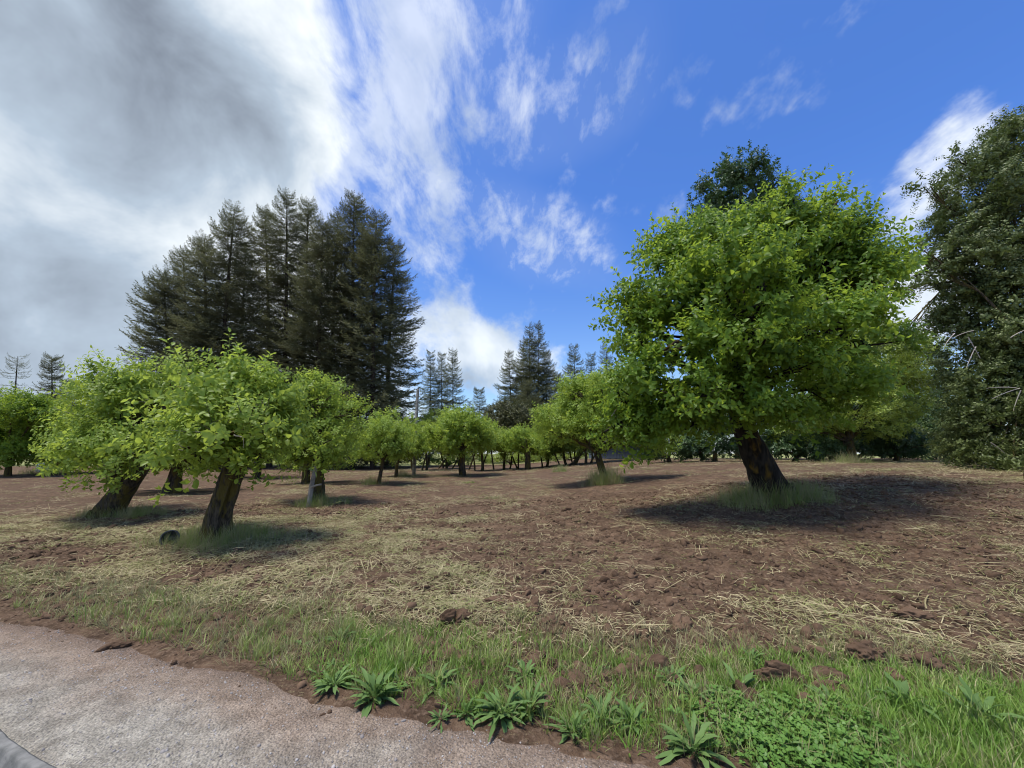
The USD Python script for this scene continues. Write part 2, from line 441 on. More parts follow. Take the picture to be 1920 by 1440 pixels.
def field_material():
    g = Graph()
    pos = g.add("geometry", "position")
    n1, n2, n3 = g.noise(pos, 0.45, 5.0, 0.6), g.noise(pos, 5.0, 7.0, 0.65), g.noise(pos, 28.0, 5.0, 0.6)
    soil = g.mix(g.step(n2, 0.3, 0.7), (0.050, 0.031, 0.019), (0.158, 0.100, 0.063))
    soil = g.mix(g.step(n3, 0.45, 0.75), soil, (0.210, 0.145, 0.097))
    broad = g.noise(pos, 1.1, 6.0, 0.68, 0.6)
    soil = g.mix(g.math("multiply", g.step(broad, 0.44, 0.64), 0.55), soil, g.mix(n3, (0.038, 0.023, 0.015), (0.105, 0.066, 0.043)))
    # shredded stalks lie in the soil: short pale flecks
    st = g.add("mapping", "vector", mapping_type="point", vector=pos, rotation=(0, 0, 0.5), scale=(1.0, 2.6, 1.0))
    fl = g.noise(st, 17.0, 4.0, 0.7, 1.2)
    lot = g.noise(pos, 0.8, 4.0, 0.6)
    fleck = g.math("multiply", g.step(fl, 0.56, 0.68), g.step(lot, 0.42, 0.62))
    soil = g.mix(g.math("multiply", fleck, 0.75), soil, (0.27, 0.22, 0.12))
    # beyond the tilled field: meadow grass
    sep = g.add("separate_xyz", "x", vector=pos)
    y = sep[:-1] + "y"
    far = g.step(g.math("multiply_add", n1, 8.0, y), 54.0, 60.0)
    grass = g.mix(g.step(n2, 0.3, 0.7), (0.14, 0.16, 0.05), (0.27, 0.27, 0.11))
    c = g.mix(far, soil, grass)
    h = g.math("add", g.math("multiply", n2, 0.6), g.math("multiply", n3, 0.5))
    h = g.math("add", h, g.math("multiply", g.noise(pos, 70.0, 4.0, 0.6), 0.22))
    b = g.add("bump", "normal", height=h, strength=1.0, distance=0.09)
    p = g.add("principled_bsdf", "BSDF", base_color=c, roughness=0.95, specular_ior_level=0.1, normal=b)
    return usdkit.material(stage, "/World/Looks/field_soil", g.nodes, g.links, surface=p)


def path_material():
    g = Graph()
    pos = g.add("geometry", "position")
    n1, n2, n3 = g.noise(pos, 0.9, 5.0, 0.6), g.noise(pos, 6.0, 7.0, 0.65), g.noise(pos, 60.0, 5.0, 0.65)
    sep = g.add("separate_xyz", "x", vector=pos)
    x, y = sep, sep[:-1] + "y"
    # pale worn gravel where the wheels go, reddish soil along the field
    away = g.math("multiply_add", x, 0.305, y)           # grows towards the field
    pale = g.step(g.math("multiply_add", n1, 1.4, away), 2.95, 2.35)
    edge = g.step(g.math("multiply_add", n2, 0.35, away), 2.38, 2.62)
    c = g.mix(g.step(n2, 0.3, 0.7), (0.168, 0.124, 0.090), (0.285, 0.222, 0.168))
    c = g.mix(edge, c, g.mix(g.step(n2, 0.3, 0.7), (0.095, 0.065, 0.047), (0.190, 0.136, 0.100)))
    grey = g.mix(g.step(n2, 0.3, 0.7), (0.190, 0.172, 0.140), (0.360, 0.330, 0.272))
    c = g.mix(pale, c, grey)
    c = g.mix(g.math("multiply", g.step(n3, 0.58, 0.72), 0.5), c, (0.40, 0.36, 0.32))
    c = g.mix(g.math("multiply", g.step(n3, 0.42, 0.28), 0.6), c, (0.075, 0.055, 0.047))
    damp = g.step(g.noise(pos, 1.7, 6.0, 0.62, 0.4), 0.50, 0.66)
    c = g.mix(g.math("multiply", damp, 0.55), c, (0.125, 0.100, 0.080))
    v = g.add("voronoi_texture", "distance", feature="f1", vector=pos, scale=75.0)
    tone = g.add("voronoi_texture", "color", feature="f1", vector=pos, scale=110.0)
    c = g.add("mix", "color", mix_type="overlay", fac=0.35, color1=c, color2=g.add("rgb_to_bw", "val", color=tone))
    h = g.math("add", g.math("multiply", n3, 0.5), g.math("multiply_add", v, -0.5, g.math("multiply", n2, 0.8)))
    b = g.add("bump", "normal", height=h, strength=0.9, distance=0.03)
    p = g.add("principled_bsdf", "BSDF", base_color=c, roughness=0.92, specular_ior_level=0.15, normal=b)
    return usdkit.material(stage, "/World/Looks/path_gravel", g.nodes, g.links, surface=p)


M["field"], M["path"] = field_material(), path_material()
M["asphalt"] = plain_material("asphalt", (0.032, 0.034, 0.030), (0.085, 0.087, 0.078), 14.0, bump=0.015, rough=0.9)
M["concrete"] = plain_material("concrete", (0.10, 0.10, 0.092), (0.20, 0.195, 0.18), 12.0, bump=0.004, rough=0.9)

xs = np.concatenate([graded(-5.5, 6.5, 0.032, 1.055, 420)])
yy = [1.2]
s = 0.024
while yy[-1] < 900:
    yy.append(yy[-1] + s)
    s = max(0.024, 0.0058 * yy[-1]) if yy[-1] < 30 else s * 1.06
ys = np.concatenate([[-420, -200, -90, -40, -18, -8, -4, -2, -1, -0.3, 0.3, 0.8], yy])
field = usdkit.mesh(stage, "/World/field", grid_sheet(xs, ys, field_height), M["field"], smooth=True)
tag(field.GetPrim(), kind="structure")

px_ = np.concatenate([np.linspace(-30, -6.1, 30), np.arange(-6, 4, 0.035), np.linspace(4.1, 30, 30)])
X, V = np.meshgrid(px_, np.concatenate([[-12, -6, -3, -1.5, -0.8], np.arange(-0.4, 3.2, 0.03)]))
Y = line_y(PATH_EDGE, X) + 0.45 - (V + 0.4)
# V counts metres back from the edge; the first rows would lie beyond it, so sort them behind instead
order = np.concatenate([np.arange(-0.45, 2.6, 0.03), [3.2, 4.2, 6, 9, 14]])
X, V = np.meshgrid(px_, order)
Y = line_y(PATH_EDGE, X) - V
# nothing of the path where the road runs
n, m = X.shape
Z = path_height(X, Y)


def on_road(x, y):
    a, b = ROAD_EDGE[0], ROAD_EDGE[-1]
    d = (b - a) / np.linalg.norm(b - a)
    nrm = np.array([d[1], -d[0]])
    nrm = nrm if nrm[1] < 0 else -nrm
    bow = 0.05 * np.exp(-(((x - ROAD_EDGE[1, 0]) / 0.7) ** 2))
    return (x - a[0]) * nrm[0] + (y - a[1]) * nrm[1] - bow


S = on_road(X, Y)
Z = Z - 0.25 * smooth(0.02, 0.10, S)
i, j = np.meshgrid(np.arange(n - 1), np.arange(m - 1), indexing="ij")
a = (i * m + j).ravel()
pf = np.vstack([np.stack([a, a + m + 1, a + 1], 1), np.stack([a, a + m, a + m + 1], 1)])
path = usdkit.mesh(stage, "/World/path", (np.stack([X, Y, Z], -1).reshape(-1, 3), pf), M["path"], smooth=True)
tag(path.GetPrim(), kind="structure")

a0, b0 = ROAD_EDGE[0], ROAD_EDGE[-1]
d0 = (b0 - a0) / np.linalg.norm(b0 - a0)
n0 = np.array([d0[1], -d0[0]]); n0 = n0 if n0[1] < 0 else -n0


def strip(s0, s1, zf, ns, t0=-12, t1=12, nt=500):
    T, Sg = np.meshgrid(np.linspace(t0, t1, nt), np.linspace(s0, s1, ns))
    Xs, Ys = a0[0] + T * d0[0] + Sg * n0[0], a0[1] + T * d0[1] + Sg * n0[1]
    bow = 0.05 * np.exp(-(((Xs - ROAD_EDGE[1, 0]) / 0.7) ** 2))
    Xs, Ys = Xs + n0[0] * bow, Ys + n0[1] * bow
    v = np.stack([Xs, Ys, zf(Xs, Ys, Sg)], -1).reshape(-1, 3)
    ii, jj = np.meshgrid(np.arange(ns - 1), np.arange(nt - 1), indexing="ij")
    k = (ii * nt + jj).ravel()
    return v, np.vstack([np.stack([k, k + nt + 1, k + 1], 1), np.stack([k, k + nt, k + nt + 1], 1)])


road = usdkit.mesh(stage, "/World/road", strip(0.062, 8, lambda x, y, s: -0.055 + 0 * x + (fb(x, y, 3, 3, 31) - 0.5) * 0.012, 90), M["asphalt"], smooth=True)
tag(road.GetPrim(), kind="structure")
kerb = usdkit.mesh(stage, "/World/kerb", strip(-0.02, 0.085, lambda x, y, s: np.where(s < 0.0, -0.05, 0.014 - 0.10 * smooth(0.035, 0.085, s)) + (fb(x, y, 9, 3, 33) - 0.5) * 0.018 + (fb(x, y, 40, 2, 34) - 0.5) * 0.008, 16), M["concrete"], smooth=True)
tag(kerb.GetPrim(), kind="structure")

# ------------------------------------------------------------------ leaves, shoots, sprays
def leaf_shape(L, W, fold, curl):
    """One folded, arching leaf along +x, its upper side to +z."""
    st = np.array([0.0, 0.30, 0.68, 1.0]); wd = np.array([0.0, 0.5, 0.40, 0.0]) * W
    c = np.stack([st * L * (1 - 0.10 * curl * st), 0 * st, -curl * L * 0.5 * st ** 2], 1)
    v = [c[0]]
    for k in (1, 2):
        up = np.array([0, 0, fold * wd[k]])
        v += [c[k] + [0, wd[k], 0] + up, c[k], c[k] - [0, wd[k], 0] + up]
    v.append(c[3])
    f = [[0, 2, 1], [0, 3, 2], [1, 2, 5], [1, 5, 4], [2, 3, 6], [2, 6, 5], [4, 5, 7], [5, 6, 7]]
    return np.array(v), np.array(f)


def make_shoot(rng, length, leaves, size, spread=0.9, droop=0.0):
    """A leafy shoot growing along +z: (list of leaf meshes, stem mesh)."""
    bend = rng.normal(0, 0.12, 2)
    top = np.array([bend[0] * length, bend[1] * length, length])
    pts = curve((0, 0, 0), (0, 0, length * 0.6), top, 5)
    out = []
    for k in range(leaves):
        s_ = 0.12 + 0.88 * (k + rng.uniform(0, 0.6)) / leaves
        p = curve((0, 0, 0), (0, 0, length * 0.6), top, 101)[min(100, int(s_ * 100))]
        az = k * 2.4 + rng.normal(0, 0.35)
        el = rng.normal(0.25 + 0.75 * s_, 0.3) * spread - droop
        L = size * (1.05 - 0.45 * s_ ** 2) * rng.uniform(0.75, 1.2)
        v, f = leaf_shape(L, L * rng.uniform(0.46, 0.60), rng.uniform(0.2, 0.55), rng.uniform(0.35, 0.95))
        v = v + [0.018, 0, 0]
        v = Rot.from_euler("xyz", [rng.normal(0, 0.35), -el, az]).apply(v) + p
        out.append((v, f))
    return out, tube(pts, np.linspace(0.0035, 0.0015, 5), 3, cap=False)


def shoot_kit(seed, mat, length=0.30, leaves=11, size=0.095, variants=6, spread=0.9, droop=0.0):
    rng = np.random.default_rng(seed)
    made = [make_shoot(rng, length * rng.uniform(0.8, 1.2), leaves, size, spread, droop) for _ in range(variants)]
    return [("shoot", join(ls + [st]), mat) for ls, st in made], made


KIT, RAW = {}, {}
for name, args in {
    "apple": dict(seed=1, mat=M["apple_leaf"], length=.32, size=.094),
    "deep": dict(seed=2, mat=M["apple_leaf_deep"], length=.36, size=.103),
    "young": dict(seed=3, mat=M["young_leaf"], length=0.4, leaves=14, size=0.11),
    "far_apple": dict(seed=4, mat=M["apple_leaf"], length=0.45, leaves=13, size=0.14),
    "dark": dict(seed=5, mat=M["dark_leaf"], length=0.55, leaves=22, size=0.10, spread=0.3, droop=0.35),
    "hedge": dict(seed=6, mat=M["hedge_leaf"], length=0.55, leaves=16, size=0.15),
    "olive": dict(seed=7, mat=M["olive_leaf"], length=0.8, leaves=16, size=0.22),
}.items():
    KIT[name], RAW[name] = shoot_kit(**args)


def needle_spray(rng, twigs=24):
    """A conifer branch of unit length along +x with side twigs of needles, its tip turned up."""
    sag = rng.uniform(0.10, 0.22)
    def spine(t):
        return np.stack([t, 0.05 * np.sin(t * 3 + sag * 9), -sag * np.sin(t * np.pi * 0.95) + 0.10 * t ** 3], -1)
    t = np.linspace(0, 1, 8)
    parts = [tube(spine(t), np.linspace(0.013, 0.003, 8), 3, cap=False)]
    vs, fs, n = [], [], 0
    for k in range(twigs):
        u = 0.10 + 0.90 * (k + rng.uniform(0, 1)) / twigs
        p = spine(np.array(u))
        side = 1 if k % 2 else -1
        ln = (0.10 + 0.22 * np.sin(np.pi * min(1, u * 0.85 + 0.1))) * rng.uniform(0.7, 1.25)
        d = np.array([rng.uniform(0.5, 1.0), side * rng.uniform(0.4, 1.0), rng.uniform(-0.45, 0.35)])
        if u > 0.93:
            d = np.array([1.0, side * 0.3, 0.7])
        d /= np.linalg.norm(d)
        w = np.cross(d, [0, 0, 1.0]); w /= np.linalg.norm(w)
        for q in range(9):
            s_ = (q + rng.uniform(0, 1)) / 9
            o = p + d * ln * s_ + np.array([0, 0, 0.05 * s_ * s_])
            nd = d * rng.uniform(0.5, 1.0) + w * rng.choice([-1, 1]) * rng.uniform(0.3, 1.0) + np.array([0, 0, rng.uniform(-0.5, 0.7)])
            nd /= np.linalg.norm(nd)
            L = rng.uniform(0.045, 0.085)
            x_ = np.cross(nd, rng.normal(0, 1, 3)); x_ /= np.linalg.norm(x_)
            x_ *= 0.011
            vs += [o - x_, o + x_, o + nd * L + x_ * 0.5, o + nd * L - x_ * 0.5]
            fs += [[n, n + 1, n + 2], [n, n + 2, n + 3]]; n += 4
    parts.append((np.array(vs), np.array(fs)))
    return join(parts)


rng0 = np.random.default_rng(77)
KIT["needle"] = [("branch", needle_spray(rng0), M["needle"]) for _ in range(5)]
KIT["thin_needle"] = [("branch", needle_spray(rng0, 11), M["needle"]) for _ in range(4)]


CROWN = 3.7


# ------------------------------------------------------------------ broad-leaved trees
def leafy_tree(name, label, cat, base, trunk, blobs, kit, density, seed, group=None, bark="bark", size=1.0, limb_r=0.07, singles=0, groove=None, sides=10,
               shell=0.45, up=0.55, single_limbs=True, forks=None, clump=1.0, loose_share=.35, whips=.07):
    """base: the foot; trunk: (points in the world, radii) ; blobs: (centre, (rx, ry, rz)) that the crown fills; density: shoots per cubic metre of blob skin;
    singles: this many of the leaves nearest the viewer become parts of their own."""
    rng = np.random.default_rng(seed)
    b = np.asarray(base, float)
    root = thing(name, label, cat, b, group)
    tp, tr = np.asarray(trunk[0], float), np.asarray(trunk[1], float)
    part("trunk", root, tuple_shift(tube(tp, tr, sides * 2 if sides > 8 else sides, bump=0.16 if sides > 8 else 0.1, seed=seed, groove=groove), -b), M[bark], smooth=50)
    if singles:                                     # old wood: sawn stubs and root flare
        for q_ in range(4):
            k_ = int(rng.integers(len(tp) // 3, len(tp) - 3)); az_ = rng.uniform(-2.6, -.4) if q_ < 3 else rng.uniform(0, 6.28)
            d_ = np.array([math.cos(az_), math.sin(az_), rng.uniform(.1, .6)])
            e_ = tp[k_] + d_ * (tr[k_] * .9 + rng.uniform(.01, .05))
            part("stub", root, tuple_shift(tube([tp[k_] + d_ * tr[k_] * .5, (tp[k_] + e_) / 2 + d_ * tr[k_] * .3, e_], np.array([.07, .045, .03]) * rng.uniform(.6, 1.1), 9, bump=.15, seed=q_), -b), M[bark], smooth=50)
        for q_ in range(6):
            az_ = q_ * 1.05 + rng.normal(0, .25)
            d_ = np.array([math.cos(az_), math.sin(az_), 0])
            g_ = tp[0] + d_ * tr[0] * rng.uniform(1.2, 1.45); g_[2] = base_height(g_[0], g_[1]) - .06
            i_ = tp[0] + d_ * tr[0] * .72 + [0, 0, tr[0] * rng.uniform(.8, 1.5)]
            m_i = tp[0] + d_ * tr[0] * .98 + [0, 0, .12]
            part("root", root, tuple_shift(tube(curve(i_, m_i, g_, 7), np.linspace(tr[0] * .24, tr[0] * .12, 7), 8, bump=.15, seed=q_ + 20), -b), M[bark], smooth=50)
    top = tp[-1]
    limbs, pos, dirs = [], [], []
    for c, r in blobs:
        c, r = np.asarray(c, float), np.asarray(r, float)
        n = int(density * CROWN * (r[0] * r[1] * r[2]) ** (2 / 3) * 4)
        m_ = max(6, n // 26)                       # boughs: their ends hold clumps of shoots, with gaps between
        u = rng.normal(0, 1, (m_, 3)); u /= np.linalg.norm(u, axis=1, keepdims=True)
        rad = shell + (1.02 - shell) * rng.uniform(0, 1, m_) ** 0.5
        ends = c + u * r * (rad * (0.82 + 0.40 * meshkit.fbm(u * 1.9 + seed + c, 3, seed)))[:, None]
        own = rng.integers(0, m_, n)
        d_ = rng.normal(0, 1, (n, 3)); d_ /= np.linalg.norm(d_, axis=1, keepdims=True)
        hub = ends - u * r.mean() * 0.22
        reach_ = (0.16 + 0.16 * rng.uniform(0, 1, m_))[own] * (0.6 + 0.4 * r.mean()) * clump
        p = hub[own] + (d_ * [1, 1, .75] + u[own] * .7) * (reach_ * rng.uniform(.25, 1.15, n))[:, None]
        loose = rng.uniform(0, 1, n) < loose_share
        w_ = rng.normal(0, 1, (n, 3)); w_ /= np.linalg.norm(w_, axis=1, keepdims=True)
        p = np.where(loose[:, None], c + w_ * r * ((.55 + .5 * rng.uniform(0, 1, n) ** .6))[:, None], p)
        pos.append(p)
        dirs.append(d_ * .9 + u[own] * [.8, .8, .4] + [0, 0, up] + rng.normal(0, .2, (n, 3)))
        start = tp[-1] if forks is None else tp[-1 - rng.integers(0, forks)]
        mid = start * 0.55 + c * 0.45 + np.array([0, 0, 0.12 * np.linalg.norm(c - start)])
        pts = curve(start, mid, c, 8)
        pts[1:-1] += rng.normal(0, 0.03 * np.linalg.norm(c - start) / 2, (6, 3))
        k = min(limb_r, 0.035 * np.linalg.norm(c - start) + 0.012)
        pieces = [tube(pts, np.linspace(k, k * 0.4, 8), 6, bump=0.1, seed=seed)]
        for _ in range(9 if sides > 8 else 5):
            e = ends[rng.integers(0, m_)]
            s0 = pts[rng.integers(4, 8)]
            pieces.append(tube(curve(s0, (s0 + e) / 2 + rng.normal(0, 0.08, 3) * np.linalg.norm(e - s0), e, 6), np.linspace(k * 0.38, 0.006, 6), 4, cap=False))
        limbs.append(join(pieces))
    if singles:
        for q_ in range(9):
            c, r = blobs[int(rng.integers(0, len(blobs)))]
            d_ = rng.normal(0, 1, 3); d_ = d_ / np.linalg.norm(d_) * [1, 1, .6] - [0, .5, .2]
            a_ = np.asarray(c) + d_ * np.asarray(r) * .3
            e_ = np.asarray(c) + d_ * np.asarray(r) * 1.05
            m_i = (a_ + e_) / 2 + rng.normal(0, .06, 3)
            f_ = m_i + (e_ - m_i) * .6 + rng.normal(0, .12, 3)
            part("bare_twig", root, tuple_shift(join([tube(curve(a_, m_i, e_, 6), np.linspace(.012, .004, 6), 5), tube(curve(m_i, (m_i + f_) / 2, f_, 4), np.linspace(.007, .003, 4), 4)]), -b), M["dead_twig"])
    if single_limbs:
        for l in limbs:
            part("limb", root, tuple_shift(l, -b), M[bark], smooth=True)
    else:
        part("limbs", root, tuple_shift(join(limbs), -b), M[bark], smooth=True)
    pos, dirs = np.vstack(pos), np.vstack(dirs)
    keep = pos[:, 2] > base_height(pos[:, 0], pos[:, 1]) + 0.25
    pos, dirs = pos[keep], dirs[keep]
    n = len(pos)
    which = rng.integers(0, len(KIT[kit]), n)
    rot = aim(dirs, rng.uniform(0, 2 * np.pi, n))
    sc = rng.uniform(0.8, 1.3, n) * size
    sc = np.where(rng.uniform(0, 1, n) < whips, sc * 1.4, sc)
    rest = np.ones(n, bool)
    if singles:
        near = np.argsort(np.linalg.norm(pos - EYE, axis=1))
        near = near[: singles // 11 + 1]
        made = 0
        stems = []
        for k in near:
            leaves, stem = RAW[kit][which[k]]
            stems.append((rot[k].apply(stem[0] * sc[k]) + pos[k] - b, stem[1]))
            for v, f in leaves:
                if made < singles:
                    part("leaf", root, (rot[k].apply(v * sc[k]) + pos[k] - b, f), KIT[kit][0][2], smooth=True)
                made += 1
        part("twigs", root, join(stems), M["twig"], smooth=True)
        rest[near] = False
    scatter("foliage", root, KIT[kit], which[rest], (pos - b)[rest], rot[np.nonzero(rest)[0]], sc[rest])
    return root


def tuple_shift(mesh, d):
    return mesh[0] + d, mesh[1]


def blob(px, py, rx, ry, t, depth=1.0):
    """A crown lobe: centre and half sizes from its place in the view at distance t; depth: how deep it is against its width."""
    k = t / FPX
    return at(px, py, t), (rx * k, rx * k * depth, ry * k)


def stem(points, t0, r):
    """Trunk points from the view: the first stands on the ground."""
    out = [on_ground(*points[0]) + [0, 0, -0.12]]
    t = (out[0] - EYE) @ ray(960, 720) if t0 is None else t0
    for px, py, dt in points[1:]:
        out.append(at(px, py, t + dt))
    pts = np.array(out)
    # finer steps
    u = np.linspace(0, len(pts) - 1, 5 * (len(pts) - 1) + 1)
    fine = np.stack([np.interp(u, np.arange(len(pts)), pts[:, k]) for k in range(3)], 1)
    fine[1:-1] = (fine[:-2] + 2 * fine[1:-1] + fine[2:]) / 4
    return fine, np.interp(u, np.arange(len(pts)), r), t


# --- the two near trees on the left
tp, tr, t = stem([(196, 968), (225, 925, 0.0), (262, 875, 0.0), (272, 835, 0.1)], None, [0.32, 0.24, 0.21, 0.18])
leafy_tree("apple_tree", "low apple tree with trunk leaning far to the right, leftmost in the front row", "tree", tp[0], (tp, tr),
           [blob(230, 755, 72, 58, t), blob(285, 730, 42, 45, t + .6), blob(185, 785, 56, 48, t), blob(145, 830, 40, 28, t - .3), blob(195, 835, 70, 36, t - .9), blob(110, 838, 22, 10, t - .5),
            blob(290, 820, 50, 40, t + .8), blob(228, 702, 32, 22, t + .2), blob(160, 868, 40, 16, t - .6), blob(215, 880, 34, 14, t - 1.2), blob(175, 735, 26, 20, t + .6), blob(240, 790, 80, 50, t + 1.3), blob(125, 872, 26, 12, t - .5), blob(208, 902, 26, 12, t - 1.2), blob(345, 705, 20, 22, t + .2), blob(190, 715, 18, 20, t)],
           "apple", 30, 11, loose_share=.18, whips=.14, singles=300, limb_r=0.10)
tp, tr, t = stem([(402, 1012), (412, 960, 0.0), (432, 900, 0.05), (455, 845, 0.1), (450, 800, 0.1)], None, [0.25, 0.195, 0.185, 0.175, .15])
leafy_tree("apple_tree", "apple tree with mossy split trunk standing in a grass tuft, nearest on the left", "tree", tp[0], (tp, tr),
           [blob(405, 760, 66, 48, t), blob(470, 765, 52, 48, t), blob(350, 790, 56, 42, t - .3), blob(420, 815, 76, 30, t - .8), blob(502, 815, 42, 34, t), blob(360, 838, 48, 20, t - .5),
            blob(468, 712, 28, 24, t + .2), blob(388, 712, 26, 24, t), blob(522, 790, 24, 22, t + .4), blob(440, 785, 70, 48, t + 1.0), blob(515, 850, 26, 14, t + .3), blob(405, 845, 36, 14, t - .2), blob(508, 735, 16, 18, t + .3), blob(345, 862, 30, 12, t - .5), blob(485, 866, 26, 12, t - .2), blob(430, 700, 16, 22, t), blob(350, 728, 16, 20, t)],
           "apple", 36, 12, loose_share=.18, whips=.14, singles=300, limb_r=0.09, groove=[(2.6, 0.55, 0.30), (4.4, 0.25, 0.4)], forks=4)
# --- the big tree on the right
tp, tr, t = stem([(1452, 934), (1430, 880, 0.0), (1405, 830, 0.0), (1388, 785, 0.1), (1385, 740, 0.1)], None, [0.44, 0.31, 0.255, 0.225, 0.19])
leafy_tree("apple_tree", "tall broad apple tree with thick leaning lichen covered trunk on the right", "tree", tp[0], (tp, tr),
           [blob(1395, 472, 79, 58, t + .4), blob(1490, 465, 79, 67, t + .2), blob(1562, 485, 60, 67, t + .3), blob(1300, 518, 69, 54, t - .2), blob(1240, 560, 65, 58, t), blob(1195, 640, 51, 54, t - .3),
            blob(1215, 720, 65, 43, t - .6), blob(1310, 740, 69, 40, t - 1.4), blob(1400, 745, 55, 36, t - 1.5), blob(1470, 700, 74, 54, t - 1.2), blob(1530, 620, 83, 67, t - .9), blob(1582, 560, 65, 58, t - .2),
            blob(1430, 570, 83, 54, t - 1.4), blob(1360, 520, 79, 49, t - 1.2), blob(1647, 525, 37, 23, t), blob(1620, 640, 55, 45, t), blob(1560, 720, 74, 36, t - .4), blob(1420, 640, 65, 40, t - 1.7),
            blob(1465, 425, 37, 28, t + .1), blob(1602, 458, 27, 28, t), blob(1180, 785, 41, 23, t - .4), blob(1270, 640, 55, 40, t - 1.3), blob(1682, 508, 22, 12, t), blob(1270, 465, 31, 23, t), blob(1350, 452, 37, 27, t + .4),
            blob(1537, 428, 33, 25, t + .1), blob(1440, 785, 41, 19, t - .6), blob(1380, 600, 102, 54, t + 1.8), blob(1500, 540, 102, 72, t + 1.6), blob(1250, 790, 46, 19, t - .8), blob(1170, 590, 30, 30, t), blob(1165, 755, 44, 40, t - .2), blob(1205, 812, 52, 26, t - .3), blob(1150, 800, 34, 26, t - .2), blob(1280, 443, 18, 26, t + .2), blob(1470, 385, 22, 28, t), blob(1560, 390, 20, 26, t), blob(1615, 423, 18, 26, t + .1), blob(1665, 560, 26, 18, t), blob(1690, 470, 20, 10, t), blob(1300, 795, 40, 18, t - .9), blob(1255, 480, 42, 38, t + .2), blob(1330, 450, 50, 34, t + .2), blob(1605, 500, 30, 34, t - .2), blob(1500, 770, 50, 22, t - .3)],
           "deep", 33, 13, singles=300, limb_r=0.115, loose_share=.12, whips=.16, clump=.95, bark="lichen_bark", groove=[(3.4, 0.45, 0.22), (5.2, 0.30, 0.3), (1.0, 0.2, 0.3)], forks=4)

# --- the rest of the orchard: foot, trunk top, lobes
ORCHARD = [
    # label, trunk picture points, radii, lobes, kit, density, size
    ("apple tree with tall centre and broad skirt beside a weathered stake", [(597, 942), (596, 890, 0), (598, 840, 0), (596, 790, 0)], [.22, .17, .15, .12],
     [(595, 748, 40, 36), (590, 780, 48, 30), (565, 825, 42, 32), (635, 820, 45, 40), (600, 850, 60, 26), (540, 805, 32, 34), (655, 780, 26, 22), (530, 850, 34, 26), (570, 735, 22, 22)], "apple", 26, 1.0),
    ("apple tree with slanting dark trunk in a tall grass tuft, left of the big tree", [(1138, 905), (1128, 878, 0), (1120, 850, 0)], [.17, .14, .13],
     [(1110, 760, 52, 45), (1160, 775, 50, 45), (1060, 790, 45, 36), (1130, 820, 60, 26), (1200, 800, 50, 36), (1085, 735, 35, 26), (1040, 815, 34, 22), (1240, 825, 40, 24), (1150, 725, 40, 30)], "apple", 24, 1.15),
    ("round apple tree with dark straight trunk alone in the middle of the field", [(868, 892), (866, 870, 0), (866, 848, 0)], [.26, .22, .2],
     [(865, 800, 40, 24), (835, 820, 34, 24), (898, 822, 34, 24), (868, 838, 42, 18), (850, 785, 24, 14), (890, 795, 24, 18)], "far_apple", 20, 1.0),
    ("apple tree with thin slanting trunk in a tuft of tall grass", [(709, 908), (714, 885, 0), (718, 865, 0)], [.11, .09, .08],
     [(715, 815, 38, 28), (690, 835, 34, 24), (745, 830, 30, 26), (718, 848, 40, 18), (720, 792, 22, 18)], "apple", 22, 1.15),
    ("apple tree just left of the wooden pole", [(742, 894), (744, 875, 0), (748, 855, 0)], [.12, .10, .09],
     [(755, 820, 34, 24), (775, 835, 26, 22), (740, 842, 34, 18), (765, 800, 20, 14)], "far_apple", 20, .9),
    ("apple tree partly hidden behind the skirt of the stake tree", [(573, 908), (574, 885, 0), (576, 860, 0)], [.24, .2, .18],
     [(560, 830, 40, 30), (600, 835, 40, 26), (640, 840, 44, 24), (580, 850, 50, 20)], "far_apple", 18, .9),
    ("apple tree with mossy foot seen between the two near trunks", [(322, 925), (328, 895, 0), (336, 865, 0)], [.36, .24, .2],
     [(330, 830, 60, 40), (290, 850, 50, 28), (380, 850, 50, 28), (330, 800, 50, 30)], "far_apple", 18, .95),
    ("far apple tree with mossy stump of a trunk right of the split trunk", [(481, 897), (483, 880, 0), (486, 860, 0)], [.30, .24, .2],
     [(480, 830, 40, 30), (520, 840, 36, 24), (445, 845, 36, 22), (500, 815, 30, 20)], "far_apple", 16, .95),
    ("wide spreading apple tree with forked trunk below the dark conifers on the right", [(1596, 866), (1594, 845, 0), (1590, 825, 0)], [.34, .30, .26],
     [(1560, 690, 70, 55), (1650, 680, 70, 50), (1715, 705, 42, 34), (1590, 760, 75, 40), (1500, 780, 45, 28), (1680, 765, 50, 36), (1620, 630, 55, 34), (1540, 800, 50, 20), (1640, 800, 60, 20), (1720, 650, 34, 26), (1480, 810, 26, 16)], "young", 17, 1.2),
    ("apple tree with straight dark trunk among the thin stems of the far row", [(990, 880), (990, 862, 0), (990, 845, 0)], [.28, .24, .22],
     [(985, 822, 34, 18), (1015, 825, 28, 18), (958, 828, 26, 16), (990, 838, 40, 12)], "far_apple", 16, 1.1),
]
for k, (label, pts, rad, lobes, kit, dens, size) in enumerate(ORCHARD):
    tp, tr, t = stem(pts, None, rad)
    rng = np.random.default_rng(500 + k)
    bl = [blob(a, b_, c, d, t + rng.uniform(-0.6, 0.6) * c * t / FPX) for a, b_, c, d in lobes]
    bl += [blob(a, b_, c, d, t + 1.1 * c * t / FPX) for a, b_, c, d in lobes[:3]]
    leafy_tree("apple_tree", label, "tree", tp[0], (tp, tr), bl, kit, dens * (9.0 / max(9.0, t)) ** 0.6, 30 + k, size=size, sides=9 if t < 20 else 7, limb_r=0.012 * t ** .6 + .03, single_limbs=t < 20, up=0.45)

